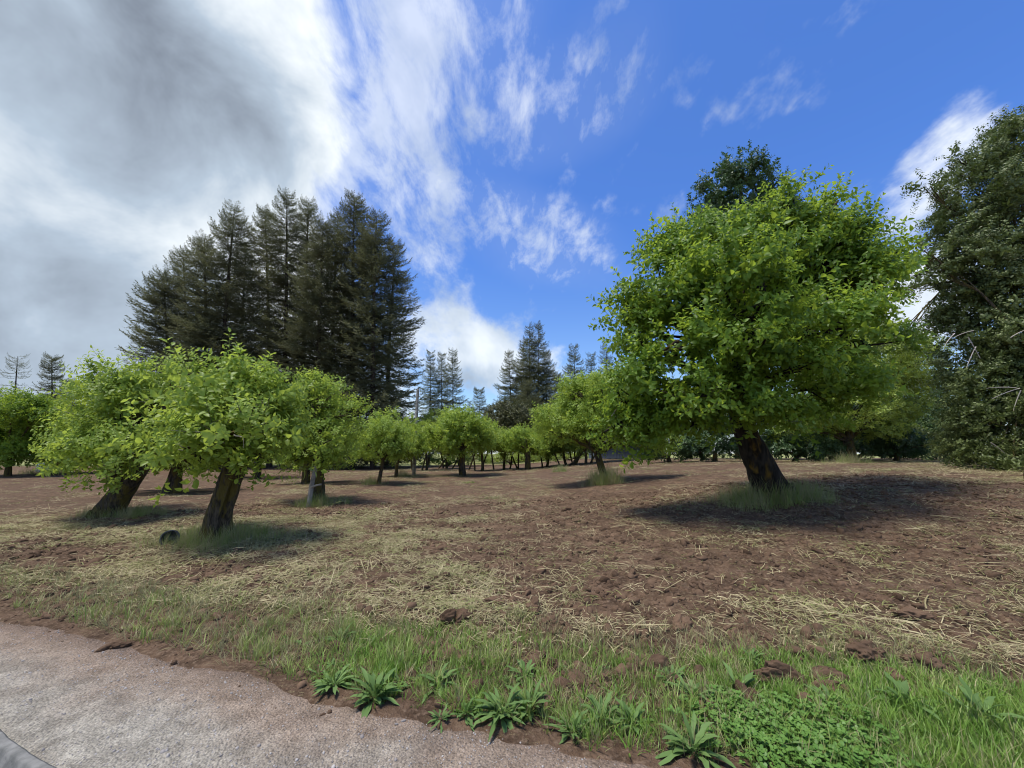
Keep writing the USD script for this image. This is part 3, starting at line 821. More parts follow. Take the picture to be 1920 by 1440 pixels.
# far row of many-stemmed trees before the bright meadow
FAR_ROW = [(800, 874, 34, 792, 850), (838, 873, 30, 785, 848), (905, 873, 30, 800, 845), (945, 874, 28, 812, 846), (1025, 874, 30, 810, 845), (1062, 874, 30, 800, 846), (1098, 873, 28, 790, 848)]
for k, (px, py, w, ytop, ybot) in enumerate(FAR_ROW):
    rng = np.random.default_rng(700 + k)
    t = 36.0 + rng.uniform(-3, 3)
    foot = at(px, py, t); foot[2] = base_height(foot[0], foot[1]) - 0.1
    top = at(px + rng.uniform(-5, 5), ybot - 4, t)
    root = None
    lobes = [blob(px + rng.uniform(-.6, .6) * w, rng.uniform(ytop + 14, ybot - 6), w * rng.uniform(.45, .8), rng.uniform(10, 18), t + rng.uniform(-1, 1)) for _ in range(7)]
    tp = curve(foot, (foot + top) / 2 + rng.normal(0, .15, 3), top, 6)
    path_ = leafy_tree("orchard_tree", ["yellow green tree behind the wooden pole, left end of the far row", "yellow green bushy tree in the far row, second from the pole", "thin stemmed tree in the far row just right of the round field tree",
                       "low thin stemmed tree in the middle of the far row", "thin stemmed tree of the far row just right of its straight dark trunk", "tall thin stemmed tree in the right half of the far row", "yellow green tree at the right end of the far row"][k],
                       "tree", tp[0], (tp, np.linspace(.14, .08, 6)), lobes, "young" if k not in (2, 4) else "far_apple", 13, 60 + k, sides=6, size=1.25, single_limbs=False, limb_r=.06)
    for q in range(rng.integers(2, 5)):
        f2 = foot + [rng.uniform(-1.4, 1.4), rng.uniform(-.5, .5), 0]
        t2 = top + [rng.uniform(-1.8, 1.8), rng.uniform(-.5, .5), rng.uniform(-.2, .5)]
        part("stem", path_, tuple_shift(tube(curve(f2, (f2 + t2) / 2 + rng.normal(0, .2, 3), t2, 6), np.linspace(.09, .05, 6), 5), -tp[0]), M["bark"])

# taller bright trees that show above the far row, the olive tree and the leafy slope behind the mid field tree
BEHIND = [
    ("willowy_tree", "tall yellow green willowy tree behind the wooden pole", 803, 845, 46.0, [(800, 800, 30, 24), (815, 785, 24, 14), (785, 815, 26, 18), (830, 805, 30, 20)], "young", 8, 1.3),
    ("willowy_tree", "yellow green willowy tree behind the round field tree", 862, 845, 46.0, [(845, 790, 30, 18), (870, 800, 30, 22), (895, 815, 26, 18), (850, 815, 36, 20)], "young", 8, 1.3),
    ("olive_tree", "brownish olive green round tree at the foot of the tall conifer pair", 955, 850, 62.0, [(945, 785, 42, 26), (920, 800, 30, 24), (980, 790, 40, 26), (960, 768, 30, 14), (1000, 810, 30, 24)], "olive", 7, 1.1),
    ("broad_tree", "pale green broad tree on the slope above the far row", 1075, 850, 34.0, [(1090, 755, 40, 24), (1060, 785, 36, 24), (1120, 735, 40, 28), (1110, 780, 50, 30), (1150, 750, 40, 40), (1040, 805, 26, 16)], "far_apple", 12, 1.4),
    ("hedge_tree", "dark green rounded hedge tree at the far left edge", 20, 870, 30.0, [(20, 800, 50, 45), (-20, 785, 50, 45), (60, 805, 45, 40), (15, 765, 50, 26), (30, 850, 60, 22), (75, 780, 30, 26)], "deep", 14, 1.7),
    ("hedge_tree", "dark green hedge tree behind the left skirt of the leaning apple tree", 100, 870, 35.0, [(95, 815, 42, 40), (130, 810, 40, 40), (75, 780, 30, 26), (110, 845, 40, 20), (170, 810, 40, 40)], "deep", 14, 1.7),
    ("dark_shrub", "dark green shrub under the big apple tree, right of the grey shed", 1255, 870, 26.0, [(1240, 842, 30, 22), (1280, 838, 34, 26), (1262, 820, 40, 24), (1225, 860, 20, 9)], "hedge", 12, .9),
    ("dark_shrub", "tall dark shrub just left of the big leaning trunk", 1340, 868, 25.0, [(1330, 835, 36, 28), (1365, 825, 34, 34), (1310, 850, 30, 16), (1350, 790, 40, 30)], "hedge", 12, .9),
    ("dark_shrub", "low dark shrub between the big trunk and the spreading tree", 1490, 866, 25.0, [(1470, 840, 34, 20), (1510, 838, 34, 22), (1545, 845, 26, 16), (1440, 835, 26, 22)], "hedge", 12, .9),
    ("dark_shrub", "low dark shrub right of the spreading tree's forked trunk", 1680, 864, 26.0, [(1640, 842, 32, 17), (1690, 838, 34, 20), (1730, 835, 34, 22), (1660, 815, 40, 22)], "hedge", 12, .9),
    ("backing_tree", "dark green tree filling the gap behind the spreading apple tree", 1560, 860, 34.0, [(1540, 780, 60, 45), (1620, 770, 60, 50), (1700, 780, 60, 50), (1480, 790, 50, 40), (1780, 780, 60, 60)], "hedge", 8, 1.2),
    ("backing_hedge", "low dark hedge tree closing the view under the spreading apple tree", 1600, 862, 31.0, [(1470, 835, 40, 26), (1530, 830, 45, 30), (1590, 830, 45, 30), (1650, 830, 45, 30), (1710, 830, 45, 32), (1760, 825, 45, 40)], "hedge", 12, 1.1),
    ("distant_shrub", "sunny yellow green bush under the willowy trees beyond the far row", 830, 868, 47.0, [(800, 862, 26, 9), (830, 858, 26, 12), (865, 862, 24, 9), (895, 860, 26, 11)], "young", 8, 1.1),
    ("distant_shrub", "sunny yellow green bush beyond the middle of the far row", 960, 868, 49.0, [(925, 860, 26, 9), (955, 857, 28, 12), (985, 862, 26, 8)], "young", 8, 1.1),
    ("distant_shrub", "sunny yellow green bush beyond the right end of the far row", 1070, 868, 48.0, [(1020, 861, 26, 9), (1050, 857, 28, 11), (1085, 860, 26, 10), (1120, 856, 26, 12)], "young", 8, 1.1),
    ("backing_tree", "distant green tree between the stake tree and the pole", 690, 862, 58.0, [(660, 825, 30, 26), (700, 820, 30, 28), (735, 830, 26, 20), (625, 830, 30, 24)], "olive", 8, 1.1),
    ("backing_tree", "distant dark tree at the end of the far row, left of the forked tree", 1010, 862, 58.0, [(1000, 828, 40, 20), (1060, 825, 40, 24), (940, 830, 40, 18), (880, 832, 36, 16)], "hedge", 10, 1.4),
    ("backing_tree", "distant hedge tree behind the two near apple trunks", 420, 865, 55.0, [(300, 835, 50, 24), (380, 830, 50, 26), (460, 830, 50, 26), (540, 835, 40, 22), (220, 835, 50, 26)], "hedge", 10, 1.4),
    ("backing_tree", "green tree behind the big apple tree and the grey shed", 1290, 860, 38.0, [(1260, 790, 50, 36), (1320, 780, 50, 40), (1210, 810, 40, 28), (1390, 790, 50, 40)], "hedge", 8, 1.2),
]
for k, (name, label, px, py, t, lobes, kit, dens, size) in enumerate(BEHIND):
    rng = np.random.default_rng(800 + k)
    foot = at(px, py, t); foot[2] = base_height(foot[0], foot[1]) - 0.1
    bl = [blob(a, b_, c, d, t + rng.uniform(-0.7, 0.7) * c * t / FPX) for a, b_, c, d in lobes]
    top = np.mean([c for c, _ in bl], 0); top[2] = foot[2] + 0.45 * (top[2] - foot[2])
    tp = curve(foot, (foot + top) / 2, top, 6)
    leafy_tree(name, label, "shrub" if "shrub" in name else "tree", tp[0], (tp, np.linspace(.22, .12, 6)), bl, kit, dens * (0.65 if t > 40 else 1), 90 + k, sides=6, size=size, single_limbs=False, limb_r=.08)

# --- the dark drooping tree at the right edge
foot = on_ground(1985, 905)
t = (foot - EYE) @ ray(960, 720); t = 14.0
tp = curve(foot, at(1990, 700, t + .5), at(1985, 400, t + .8), 12)
R_LOBES = [(1890, 270, 38, 45, .5), (1945, 260, 60, 70, .8), (1850, 370, 60, 60, .4), (1930, 400, 80, 90, .2), (1800, 420, 34, 40, .2), (1775, 470, 26, 45, .1), (1850, 500, 70, 70, 0), (1930, 540, 80, 80, -.4),
           (1822, 570, 48, 40, .2), (1892, 620, 70, 60, -.5), (1930, 680, 70, 80, -.9), (1822, 660, 56, 56, .2), (1872, 730, 70, 60, -.6), (1832, 750, 40, 50, .2), (1890, 800, 70, 60, -1.3), (1832, 820, 60, 40, -.2),
           (1950, 800, 60, 80, -1.6), (1882, 860, 56, 26, -1.4), (1920, 868, 60, 26, -1.8), (1817, 840, 34, 26, .4), (1782, 600, 30, 26, .5), (1815, 330, 34, 26, .6), (1775, 385, 26, 18, .4), (1760, 500, 28, 26, .3), (1782, 555, 20, 20, .3), (1850, 290, 30, 30, .5), (1732, 470, 15, 10, .3), (1722, 515, 13, 9, .3), (1745, 350, 16, 9, .5), (1712, 535, 16, 10, .4), (1790, 300, 14, 9, .5), (1690, 630, 14, 14, .8)]
root = leafy_tree("drooping_tree", "tall dark green tree with drooping leafy sprays at the right edge", "tree", tp[0], (tp, np.linspace(.5, .2, 12)),
                  [blob(a, b_, c, d, t + e, 1.0) for a, b_, c, d, e in R_LOBES], "dark", 17, 130, size=1.0, limb_r=.05, up=-0.35, singles=0, forks=9, bark="bark")
rng = np.random.default_rng(9)
for k, (pa, pb) in enumerate([((1830, 650), (1812, 690)), ((1815, 632), (1838, 672)), ((1905, 727), (1850, 728)), ((1912, 728), (1860, 748)), ((1914, 732), (1900, 770)), ((1858, 830), (1884, 850)), ((1884, 850), (1925, 868)), ((1895, 633), (1925, 618)),
                              ((1790, 625), (1770, 650)), ((1825, 620), (1790, 632))]):
    p0, p1 = at(*pa, t - 1.9), at(*pb, t - 2.0)
    part("bare_twig", root, tuple_shift(tube(curve(p0, (p0 + p1) / 2 + [0, 0, .05], p1, 6), np.linspace(.015, .006, 6), 5), -tp[0]), M["dead_twig"])


# ------------------------------------------------------------------ conifers
def conifer(name, label, foot, top, reach, seed, first=0.08, branches=170, kit="needle", bark="redwood_bark", radius=0.45, group=None, droop=0.12, power=0.75, side=None, up_tip=0.55):
    """A conifer from foot to top; reach: the length of its lowest branches; power: how fast they shorten upwards; side: (direction, share) of the open side."""
    rng = np.random.default_rng(seed)
    foot, top = np.asarray(foot, float), np.asarray(top, float)
    root = thing(name, label, "tree", foot, group)
    h = top - foot
    u = np.linspace(0, 1, 12)
    bow = rng.normal(0, 0.006, (2,)) * h[2]
    line = foot + u[:, None] * h + np.stack([np.sin(u * np.pi) * bow[0], np.sin(u * np.pi) * bow[1], 0 * u], 1)
    part("trunk", root, tuple_shift(tube(line, radius * (1 - u) ** 0.8 + 0.02, 9, bump=0.08, seed=seed), -foot), M[bark], smooth=50)
    s_ = first + (1 - first) * np.sort(rng.uniform(0, 1, branches)) ** 0.75
    az = np.arange(branches) * 2.399 + rng.normal(0, 0.5, branches)
    ln = reach * np.clip(1 - s_, 0.012, 1) ** power * rng.uniform(0.62, 1.12, branches)
    ln *= 0.80 + 0.45 * meshkit.fbm(np.stack([np.cos(az) * 1.2, np.sin(az) * 1.2, s_ * 9], 1) + seed, 3, seed)
    ln = np.maximum(ln, 1.1)
    if side is not None:
        toward = np.cos(az) * side[0] + np.sin(az) * side[1]
        ln *= np.where(toward > 0.2, 1.0, side[2])
    pitch = -droop - 0.10 * (1 - s_) + up_tip * s_ ** 3 + rng.normal(0, 0.10, branches)
    p = np.stack([np.interp(s_, u, line[:, k]) for k in range(3)], 1) - foot
    rot = Rot.from_euler("XYZ", np.stack([rng.normal(0, 0.25, branches), 0 * az, 0 * az], 1))
    rot = Rot.from_euler("ZY", np.stack([az, -pitch], 1)) * rot
    wide = ln[:, None] * np.stack([np.ones(branches), np.clip(1.5 / np.sqrt(ln), 0.7, 1.15), np.clip(1.2 / np.sqrt(ln), 0.65, 0.95)], 1)
    scatter("foliage", root, KIT[kit], rng.integers(0, len(KIT[kit]), branches), p, rot, wide)
    return root


CLUMP = "redwoods in the tall clump behind the left apple trees"
# foot x, top x, top y, distance, lowest reach in metres, label
REDWOODS = [
    (330, 306, 512, 47, 5.0, .05, "redwood at the far left of the tall clump, its low boughs reaching furthest left"),
    (352, 343, 470, 49, 4.6, .05, "second redwood from the left in the tall clump, with a rounded shoulder"),
    (385, 383, 446, 46, 4.6, .10, "third redwood from the left in the tall clump, below the first pointed top"),
    (404, 440, 390, 45, 4.4, .16, "redwood with long bare leaning trunk under the left pointed top of the clump"),
    (506, 497, 396, 48, 4.4, .20, "redwood just left of the highest middle top in the clump"),
    (530, 538, 365, 46, 4.4, .18, "redwood with the highest top in the middle of the clump"),
    (560, 578, 380, 49, 4.2, .12, "redwood just right of the highest middle top in the clump"),
    (592, 606, 415, 44, 4.2, .16, "dense redwood in the dip between the middle and right tops of the clump"),
    (617, 634, 405, 50, 4.2, .14, "thin trunked redwood behind the dip of the clump"),
    (660, 664, 365, 46, 4.6, .06, "redwood under the tall right hand top of the clump"),
    (700, 706, 405, 44, 5.0, .03, "redwood on the right of the clump with boughs sweeping towards the pole"),
    (722, 742, 460, 48, 4.6, .03, "rightmost redwood of the clump, lower than its neighbour"),
    (450, 462, 455, 52, 4.2, .05, "redwood in the back of the clump between the left and middle tops"),
    (640, 690, 440, 52, 4.2, .04, "redwood in the back of the clump behind the right tops"),
]
for k, (fx, tx, ty, t, reach, first, label) in enumerate(REDWOODS):
    foot = at(fx, 872, t); foot[2] = base_height(foot[0], foot[1]) - .2
    lean = 1.0
    top = at(tx, ty, t)
    conifer("redwood_tree", label, foot, top, reach * 1.15, 200 + k, first * .8, 380, radius=.34, power=0.40)

FAR_CONIFERS = [
    ("redwood_tree", "left one of three small pointed redwoods right of the pole", 806, 808, 660, 85, 4.2, .10, 120, "needle", .62),
    ("redwood_tree", "middle one of three small pointed redwoods right of the pole", 828, 828, 663, 86, 4.2, .10, 120, "needle", .62),
    ("redwood_tree", "right one of three small pointed redwoods right of the pole", 850, 849, 658, 84, 4.4, .06, 120, "needle", .62),
    ("redwood_tree", "left trunk of the airy twin topped redwoods near the middle", 995, 993, 611, 80, 6.0, .15, 130, "thin_needle", .70),
    ("redwood_tree", "right trunk of the airy twin topped redwoods near the middle", 1012, 1010, 609, 79, 6.4, .15, 130, "thin_needle", .70),
    ("redwood_tree", "airy redwood on the left shoulder of the twin topped pair", 958, 954, 662, 82, 6.0, .10, 120, "thin_needle", .70),
    ("redwood_tree", "lower airy redwood just left of the twin tops", 984, 982, 640, 84, 5.4, .10, 110, "thin_needle", .70),
    ("redwood_tree", "airy redwood on the right shoulder of the twin topped pair", 1026, 1024, 660, 82, 6.4, .10, 120, "thin_needle", .70),
    ("fir_tree", "dark green low fir at the right foot of the twin topped redwoods", 1048, 1047, 702, 72, 5.0, .04, 120, "needle", .8),
    ("fir_tree", "dark green fir low in front of the twin topped redwoods", 990, 990, 715, 70, 5.6, .04, 130, "needle", .7),
    ("fir_tree", "open grey green fir right of the twin topped redwoods", 1080, 1076, 650, 76, 4.8, .08, 110, "thin_needle", .6),
    ("fir_tree", "narrow dark fir close left of the big apple tree", 1110, 1108, 664, 76, 2.4, .05, 90, "needle", .5),
    ("fir_tree", "fir half hidden by the big apple tree's left edge", 1140, 1136, 640, 78, 4.4, .05, 110, "needle", .6),
    ("fir_tree", "small open topped fir left of the twin topped redwoods", 900, 898, 730, 72, 3.6, .05, 80, "thin_needle", .6),
    ("fir_tree", "tiny pale fir against the sky between the three redwoods and the open topped fir", 880, 880, 752, 95, 3.4, .05, 70, "thin_needle", .7),
    ("fir_tree", "dark spindly fir with layered boughs at the left edge", 98, 97, 672, 52, 2.4, .05, 100, "needle", .42),
    ("fir_tree", "sparse half bare fir at the far left edge", 26, 33, 668, 54, 3.4, .05, 46, "thin_needle", .55),
    ("fir_tree", "low fir right of the dark spindly one at the left", 128, 130, 715, 56, 3.4, .05, 100, "thin_needle", .6),
]
for k, (name, label, fx, tx, ty, t, reach, first, nb, kit, power) in enumerate(FAR_CONIFERS):
    foot = at(fx, 872, t); foot[2] = base_height(foot[0], foot[1]) - .2
    conifer(name, label, foot, at(tx, ty, t), reach, 300 + k, first, int(nb * 2.2), "needle" if nb > 60 else kit, radius=.16, power=power * .85)
foot = at(1392, 868, 34); foot[2] = base_height(foot[0], foot[1]) - .2
tp = np.array([foot, at(1391, 600, 34), at(1390, 400, 34), at(1388, 330, 34)])
leafy_tree("pine_tree", "tall dark conifer whose round open top rises behind the big apple tree", "tree", foot, (tp, np.array([.6, .4, .22, .12])),
           [blob(1388, 315, 42, 28, 34), blob(1350, 345, 34, 30, 34), blob(1425, 345, 38, 30, 34), blob(1330, 385, 36, 22, 34.5), blob(1390, 385, 60, 34, 34.5), blob(1450, 390, 40, 30, 34), blob(1315, 430, 34, 30, 34), blob(1400, 460, 80, 50, 34), blob(1390, 560, 80, 60, 34)],
           "hedge", 3.6, 350, sides=8, size=1.5, limb_r=.14, forks=2, up=.7)

# ------------------------------------------------------------------ posts, shed, fence
foot = on_ground(776, 893); t = (foot - EYE) @ ray(960, 720)
foot = at(776, 888, 27.0); foot[2] = base_height(foot[0], foot[1])
tall = at(777, 726, 27.0)[2] - foot[2]
root = thing("wooden_pole", "tall bare weathered wooden pole standing among the orchard trees", "pole", foot)
part("shaft", root, tube([(0, 0, -.3), (.01, 0, tall * .5), (0.02, 0, tall)], [.13, .115, .10], 12, bump=.03), M["grey_wood"], smooth=50)
part("cap_block", root, tube([(0.02, 0, tall), (.02, 0, tall + .05)], [.085, .06], 12), M["grey_wood"], smooth=40)

foot = on_ground(578, 948)
root = thing("tree_stake", "weathered split wooden stake leaning beside an apple trunk", "stake", foot)
part("post", root, tube([(0, 0, -.2), (.03, .02, .55), (.10, .03, 1.12)], [.075, .07, .055], 7, bump=.15, seed=4), M["grey_wood"], smooth=40)
part("brace", root, tube([(0.02, -.03, .5), (.22, -.05, .58), (.34, -.02, .60)], [.03, .03, .025], 6, bump=.1), M["grey_wood"], smooth=40)

sh = at(1180, 868, 40.0); z0 = float(base_height(sh[0], sh[1]))
root = thing("shed", "low blue grey metal shed half hidden under the trees", "shed", (sh[0], sh[1], z0))
w, d, h = 3.6, 3.0, 1.7
part("wall", root, join([box for box in []] or [(np.array([[-w, 0, 0], [w, 0, 0], [w, d, 0], [-w, d, 0], [-w, 0, h], [w, 0, h], [w, d, h], [-w, d, h]], float), np.array([[0, 1, 5], [0, 5, 4], [1, 2, 6], [1, 6, 5], [2, 3, 7], [2, 7, 6], [3, 0, 4], [3, 4, 7]]))]), M["shed_metal"], smooth=False)
for k in range(24):
    x = -w + .15 + k * (2 * w - .3) / 23
    part("rib", root, tube([(x, -.012, .05), (x, -.012, h - .02)], [.03, .03], 4), M["shed_metal"], smooth=False)
part("roof", root, (np.array([[-w - .25, -.3, h], [w + .25, -.3, h], [w + .25, d / 2, h + .75], [-w - .25, d / 2, h + .75], [-w - .25, d + .3, h], [w + .25, d + .3, h],
                              [-w - .25, -.3, h + .06], [w + .25, -.3, h + .06], [w + .25, d / 2, h + .81], [-w - .25, d / 2, h + .81], [-w - .25, d + .3, h + .06], [w + .25, d + .3, h + .06]]),
                    np.array([[0, 3, 2], [0, 2, 1], [3, 4, 5], [3, 5, 2], [6, 7, 8], [6, 8, 9], [9, 8, 11], [9, 11, 10], [0, 1, 7], [0, 7, 6], [4, 10, 11], [4, 11, 5], [1, 2, 8], [1, 8, 7], [2, 5, 11], [2, 11, 8], [0, 6, 9], [0, 9, 3], [3, 9, 10], [3, 10, 4]])), M["shed_roof"], smooth=False)
# weathered posts beside the shed
for px, hh in ((1203, .95), (1212, 1.25)):
    f_ = at(px, 873, 34.0); f_[2] = base_height(f_[0], f_[1])
    p_ = thing("fence_post", "short pale post before the shed, left one" if px < 1205 else "taller pale post right of the shed", "post", f_)
    part("post", p_, tube([(0, 0, -.1), (.02, 0, hh)], [.08, .07], 7, bump=.1), M["grey_wood"], smooth=40)
    part("top", p_, tube([(.02, 0, hh), (.02, 0, hh + .04)], [.06, .02], 7), M["grey_wood"], smooth=40)
# pale picket fence at the left
f0, f1 = at(68, 881, 36.0), at(104, 882, 34.0)
f0[2], f1[2] = base_height(f0[0], f0[1]), base_height(f1[0], f1[1])
root = thing("picket_fence", "pale blue green picket fence behind the leftmost apple tree", "fence", f0)
for k in range(11):
    p_ = (f1 - f0) * k / 10
    part("picket", root, tube([p_ + [0, 0, .05], p_ + [0, 0, .85], p_ + [0, 0, .93]], [.06, .06, .01], 4), M["pale_paint"], smooth=False)
for z_ in (.3, .7):
    part("rail", root, tube([[0, .06, z_], (f1 - f0) + [0, .06, z_]], [.03, .03], 4), M["pale_paint"], smooth=False)

# black plastic bucket lid or pot half sunk by the left tree
f_ = on_ground(318, 1022)
root = thing("plastic_pot", "small black plastic pot tipped on its side by the mossy split trunk", "pot", f_ + [0, 0, .09])
rr = Rot.from_euler("xyz", [1.15, 0.1, 0.5])
th = np.linspace(0, 2 * np.pi, 25)[:-1]
prof = [(0.0, -.10), (.085, -.10), (.09, -.095), (.115, .07), (.125, .075), (.125, .095), (.112, .095), (.108, .07), (.08, -.085), (0.0, -.085)]
v = np.array([[r * np.cos(a), r * np.sin(a), z] for r, z in prof for a in th]); nn = len(th)
f = [[i * nn + j, i * nn + (j + 1) % nn, (i + 1) * nn + (j + 1) % nn] for i in range(len(prof) - 1) for j in range(nn)] + [[i * nn + j, (i + 1) * nn + (j + 1) % nn, (i + 1) * nn + j] for i in range(len(prof) - 1) for j in range(nn)]
part("body", root, (rr.apply(v), np.array(f)), M["black_plastic"], smooth=35)
ring = np.array([[.126 * np.cos(a), .126 * np.sin(a), .085] for a in np.linspace(0, 2 * np.pi, 25)])
part("rim", root, (lambda q_: (rr.apply(q_[0]), q_[1]))(tube(ring, .006, 6, cap=False)), M["black_plastic"])


# ------------------------------------------------------------------ grass, straw, clods, gravel
def blade(rng, L, w, lean, az, segs=3):
    t = np.linspace(0, 1, segs + 1)
    a = lean * t
    x = np.cumsum(np.r_[0, np.sin(a[1:])]) * L / segs
    z = np.cumsum(np.r_[0, np.cos(a[1:])]) * L / segs
    ww = w * (1 - t ** 1.6) * 0.5 + 0.0004
    v = np.concatenate([np.stack([x, -ww, z], 1), np.stack([x, ww, z], 1)])
    n = segs + 1
    f = [[k, n + k, n + k + 1] for k in range(segs)] + [[k, n + k + 1, k + 1] for k in range(segs)]
    R = Rot.from_euler("z", az)
    return R.apply(v), np.array(f)


def tuft(rng, n, L, w, radius, lean=(0.2, 1.1)):
    out = []
    for _ in range(n):
        az, r = rng.uniform(0, 2 * np.pi), radius * np.sqrt(rng.uniform(0, 1))
        v, f = blade(rng, L * rng.uniform(0.5, 1.1), w * rng.uniform(.7, 1.3), rng.uniform(*lean), az + rng.normal(0, .6))
        out.append((v + [r * np.cos(az), r * np.sin(az), -0.01], f))
    return join(out)


def straw(rng, n, L, w, radius):
    """Cut stalks lying about: flat crooked ribbons."""
    out = []
    for _ in range(n):
        l = L * rng.uniform(0.3, 1.2)
        k = 4
        a = rng.uniform(0, 2 * np.pi) + np.cumsum(rng.normal(0, 0.12, k))
        x, y = np.cumsum(np.cos(a)) * l / k, np.cumsum(np.sin(a)) * l / k
        z = 0.004 + abs(rng.normal(0, 0.008)) + np.sin(np.linspace(0, np.pi, k)) * rng.uniform(0, 0.016) + np.linspace(0, 1, k) * max(0, rng.normal(0, .02))
        c = np.stack([x - x.mean(), y - y.mean(), z], 1) + np.r_[rng.normal(0, radius * .5, 2), 0]
        nx = np.stack([-np.sin(a), np.cos(a), rng.normal(0, .4, k)], 1) * (w * rng.uniform(.5, 1.2) / 2)
        v = np.vstack([c - nx, c + nx])
        f = [[q, k + q, k + q + 1] for q in range(k - 1)] + [[q, k + q + 1, q + 1] for q in range(k - 1)]
        out.append((v, np.array(f)))
    return join(out)


def lump(rng, sub=2, rough=0.5):
    import trimesh
    m = trimesh.creation.icosphere(sub, 1.0)
    v = np.array(m.vertices)
    s_ = rng.uniform(0, 50)
    v *= (0.65 + rough * 1.1 * (meshkit.fbm(v * 1.3 + s_, 3, 3) - .1))[:, None]
    v *= [1.0, rng.uniform(.65, 1.0), rng.uniform(.5, .8)]
    return v, np.array(m.faces)


rng = np.random.default_rng(41)
KIT["grass"] = [("tuft", tuft(rng, 12, .17, .0055, .06, (.25, 1.5)), M["grass"]) for _ in range(5)]
KIT["lush"] = [("tuft", tuft(rng, 12, .18, .009, .05, (.3, 1.4)), M["lush_grass"]) for _ in range(5)]
KIT["tall"] = [("tuft", tuft(rng, 14, .50, .006, .12, (.1, 1.1)), M["grass"]) for _ in range(3)] + [("tuft", tuft(rng, 12, .55, .006, .12, (.1, 1.2)), M["dry_grass"]) for _ in range(4)]
KIT["dry"] = [("tuft", tuft(rng, 12, .20, .006, .07, (.3, 1.5)), M["dry_grass"]) for _ in range(5)]
KIT["straw"] = [("stalks", straw(rng, 13, .19, .0052, .20), M["straw"]) for _ in range(6)] + [("stalks", straw(rng, 13, .17, .0055, .18), M["green_straw"]) for _ in range(3)]
KIT["long_straw"] = [("stalks", straw(rng, 4, .42, .0075, .22), M["straw"]) for _ in range(5)]
KIT["clod"] = [("clod", lump(rng, 2, .6), M["clod"]) for _ in range(6)]
KIT["stone"] = [("stone", lump(rng, 1, .4), M["stone"]) for _ in range(4)]


def spread(n, x0, x1, y0, y1, keep, rng, power=1.0):
    x = rng.uniform(x0, x1, n)
    y = y0 + (y1 - y0) * rng.uniform(0, 1, n) ** power
    ok = np.abs(x) < 1.45 * y + 0.6
    x, y = x[ok], y[ok]
    ok = rng.uniform(0, 1, len(x)) < keep(x, y)
    return x[ok], y[ok]


def tilt(x, y, rng, amount):
    """Upright rotations with a random turn and a little tilt."""
    return Rot.from_euler("ZYX", np.stack([rng.uniform(0, 2 * np.pi, len(x)), rng.normal(0, amount, len(x)), rng.normal(0, amount, len(x))], 1))


def strew(name, kit, x, y, rng, size, lift=0.0, amount=0.15, height=field_height, label=None, cat=None):
    z = height(x, y) + lift
    pr = scatter(name, "/World", KIT[kit], rng.integers(0, len(KIT[kit]), len(x)), np.stack([x, y, z], 1), tilt(x, y, rng, amount), size)
    tag(pr, label, cat)
    return pr


def tilled(x, y):
    return contains_xy(TILLED, x + (fb(x, y, .6, 3, 71) - .5) * 1.6, y + (fb(x, y, .6, 3, 72) - .5) * 1.6)


def straw_keep(x, y):
    g_ = y - line_y(GREEN_EDGE, x)
    patch = smooth(.40, .62, fb(x, y, 1.1, 4, 73)) * .75 + smooth(.45, .6, fb(x, y, 3.5, 3, 74)) * .35
    k = (.03 + patch) * (.22 + .78 * smooth(.40, .54, fb(x, y, .8, 3, 77)))
    k = np.where(tilled(x, y), k * .14 + .015, k)
    k = k * (1 - .72 * smooth(-.6, 1.0, x) * smooth(1.3, .3, g_) * smooth(6, 4.5, y))
    k = np.minimum(k, .55)
    return k * smooth(-.35, .1, g_) * smooth(0, .3, -in_path(x, y))


rng = np.random.default_rng(51)
x, y = spread(42000, -13, 12, 2.4, 9.5, straw_keep, rng, 1.0)
strew("mown_straw", "straw", x, y, rng, rng.uniform(.7, 1.2, len(x)), .004, .10, label="pale mown stalks strewn over the near half of the field", cat="straw")
x, y = spread(9000, -13, 13, 2.4, 13, lambda x, y: (.10 + .9 * straw_keep(x, y)) * smooth(.1, .4, -in_path(x, y)) * smooth(-.3, .2, y - line_y(GREEN_EDGE, x)), rng, 1.2)
strew("long_stalks", "long_straw", x, y, rng, rng.uniform(.6, 1.25, len(x)), .012, .16, label="single long bleached stalks lying on the soil", cat="straw")
x, y = spread(42000, -50, 34, 9.5, 40, lambda x, y: straw_keep(x, y) * smooth(.34, .52, fb(x, y, .45, 3, 76)) * np.where(x < -.62 * y, .25, 1), rng, 1.2)
strew("mown_straw", "straw", x, y, rng, rng.uniform(1.2, 1.9, len(x)), .004, .10, label="pale mown stalks strewn over the far half of the field", cat="straw")
x, y = spread(70000, -9, 11, 2.6, 12, lambda x, y: (.25 + .75 * smooth(.35, .6, fb(x, y, 1.4, 3, 75))) * smooth(-.30, .45, -in_path(x, y)), rng, 1.4)
strew("soil_crumbs", "clod", x, y, rng, np.clip(rng.lognormal(math.log(.013), .68, len(x)), .005, .080) * (1 - .65 * smooth(-.1, .1, in_path(x, y))), .0, .6, height=lambda x, y: np.maximum(field_height(x, y), path_height(x, y)), label="brown crumbs and small clods of tilled soil", cat="soil")


def band_keep(lo, hi, seed, sc_=2.0):
    def keep(x, y):
        u = y - line_y(GREEN_EDGE, x)
        s_ = -in_path(x, y)
        return smooth(0.0, 0.10, s_) * smooth(hi, lo, u) * (.25 + .75 * smooth(.35, .6, fb(x, y, sc_, 3, seed)))
    return keep


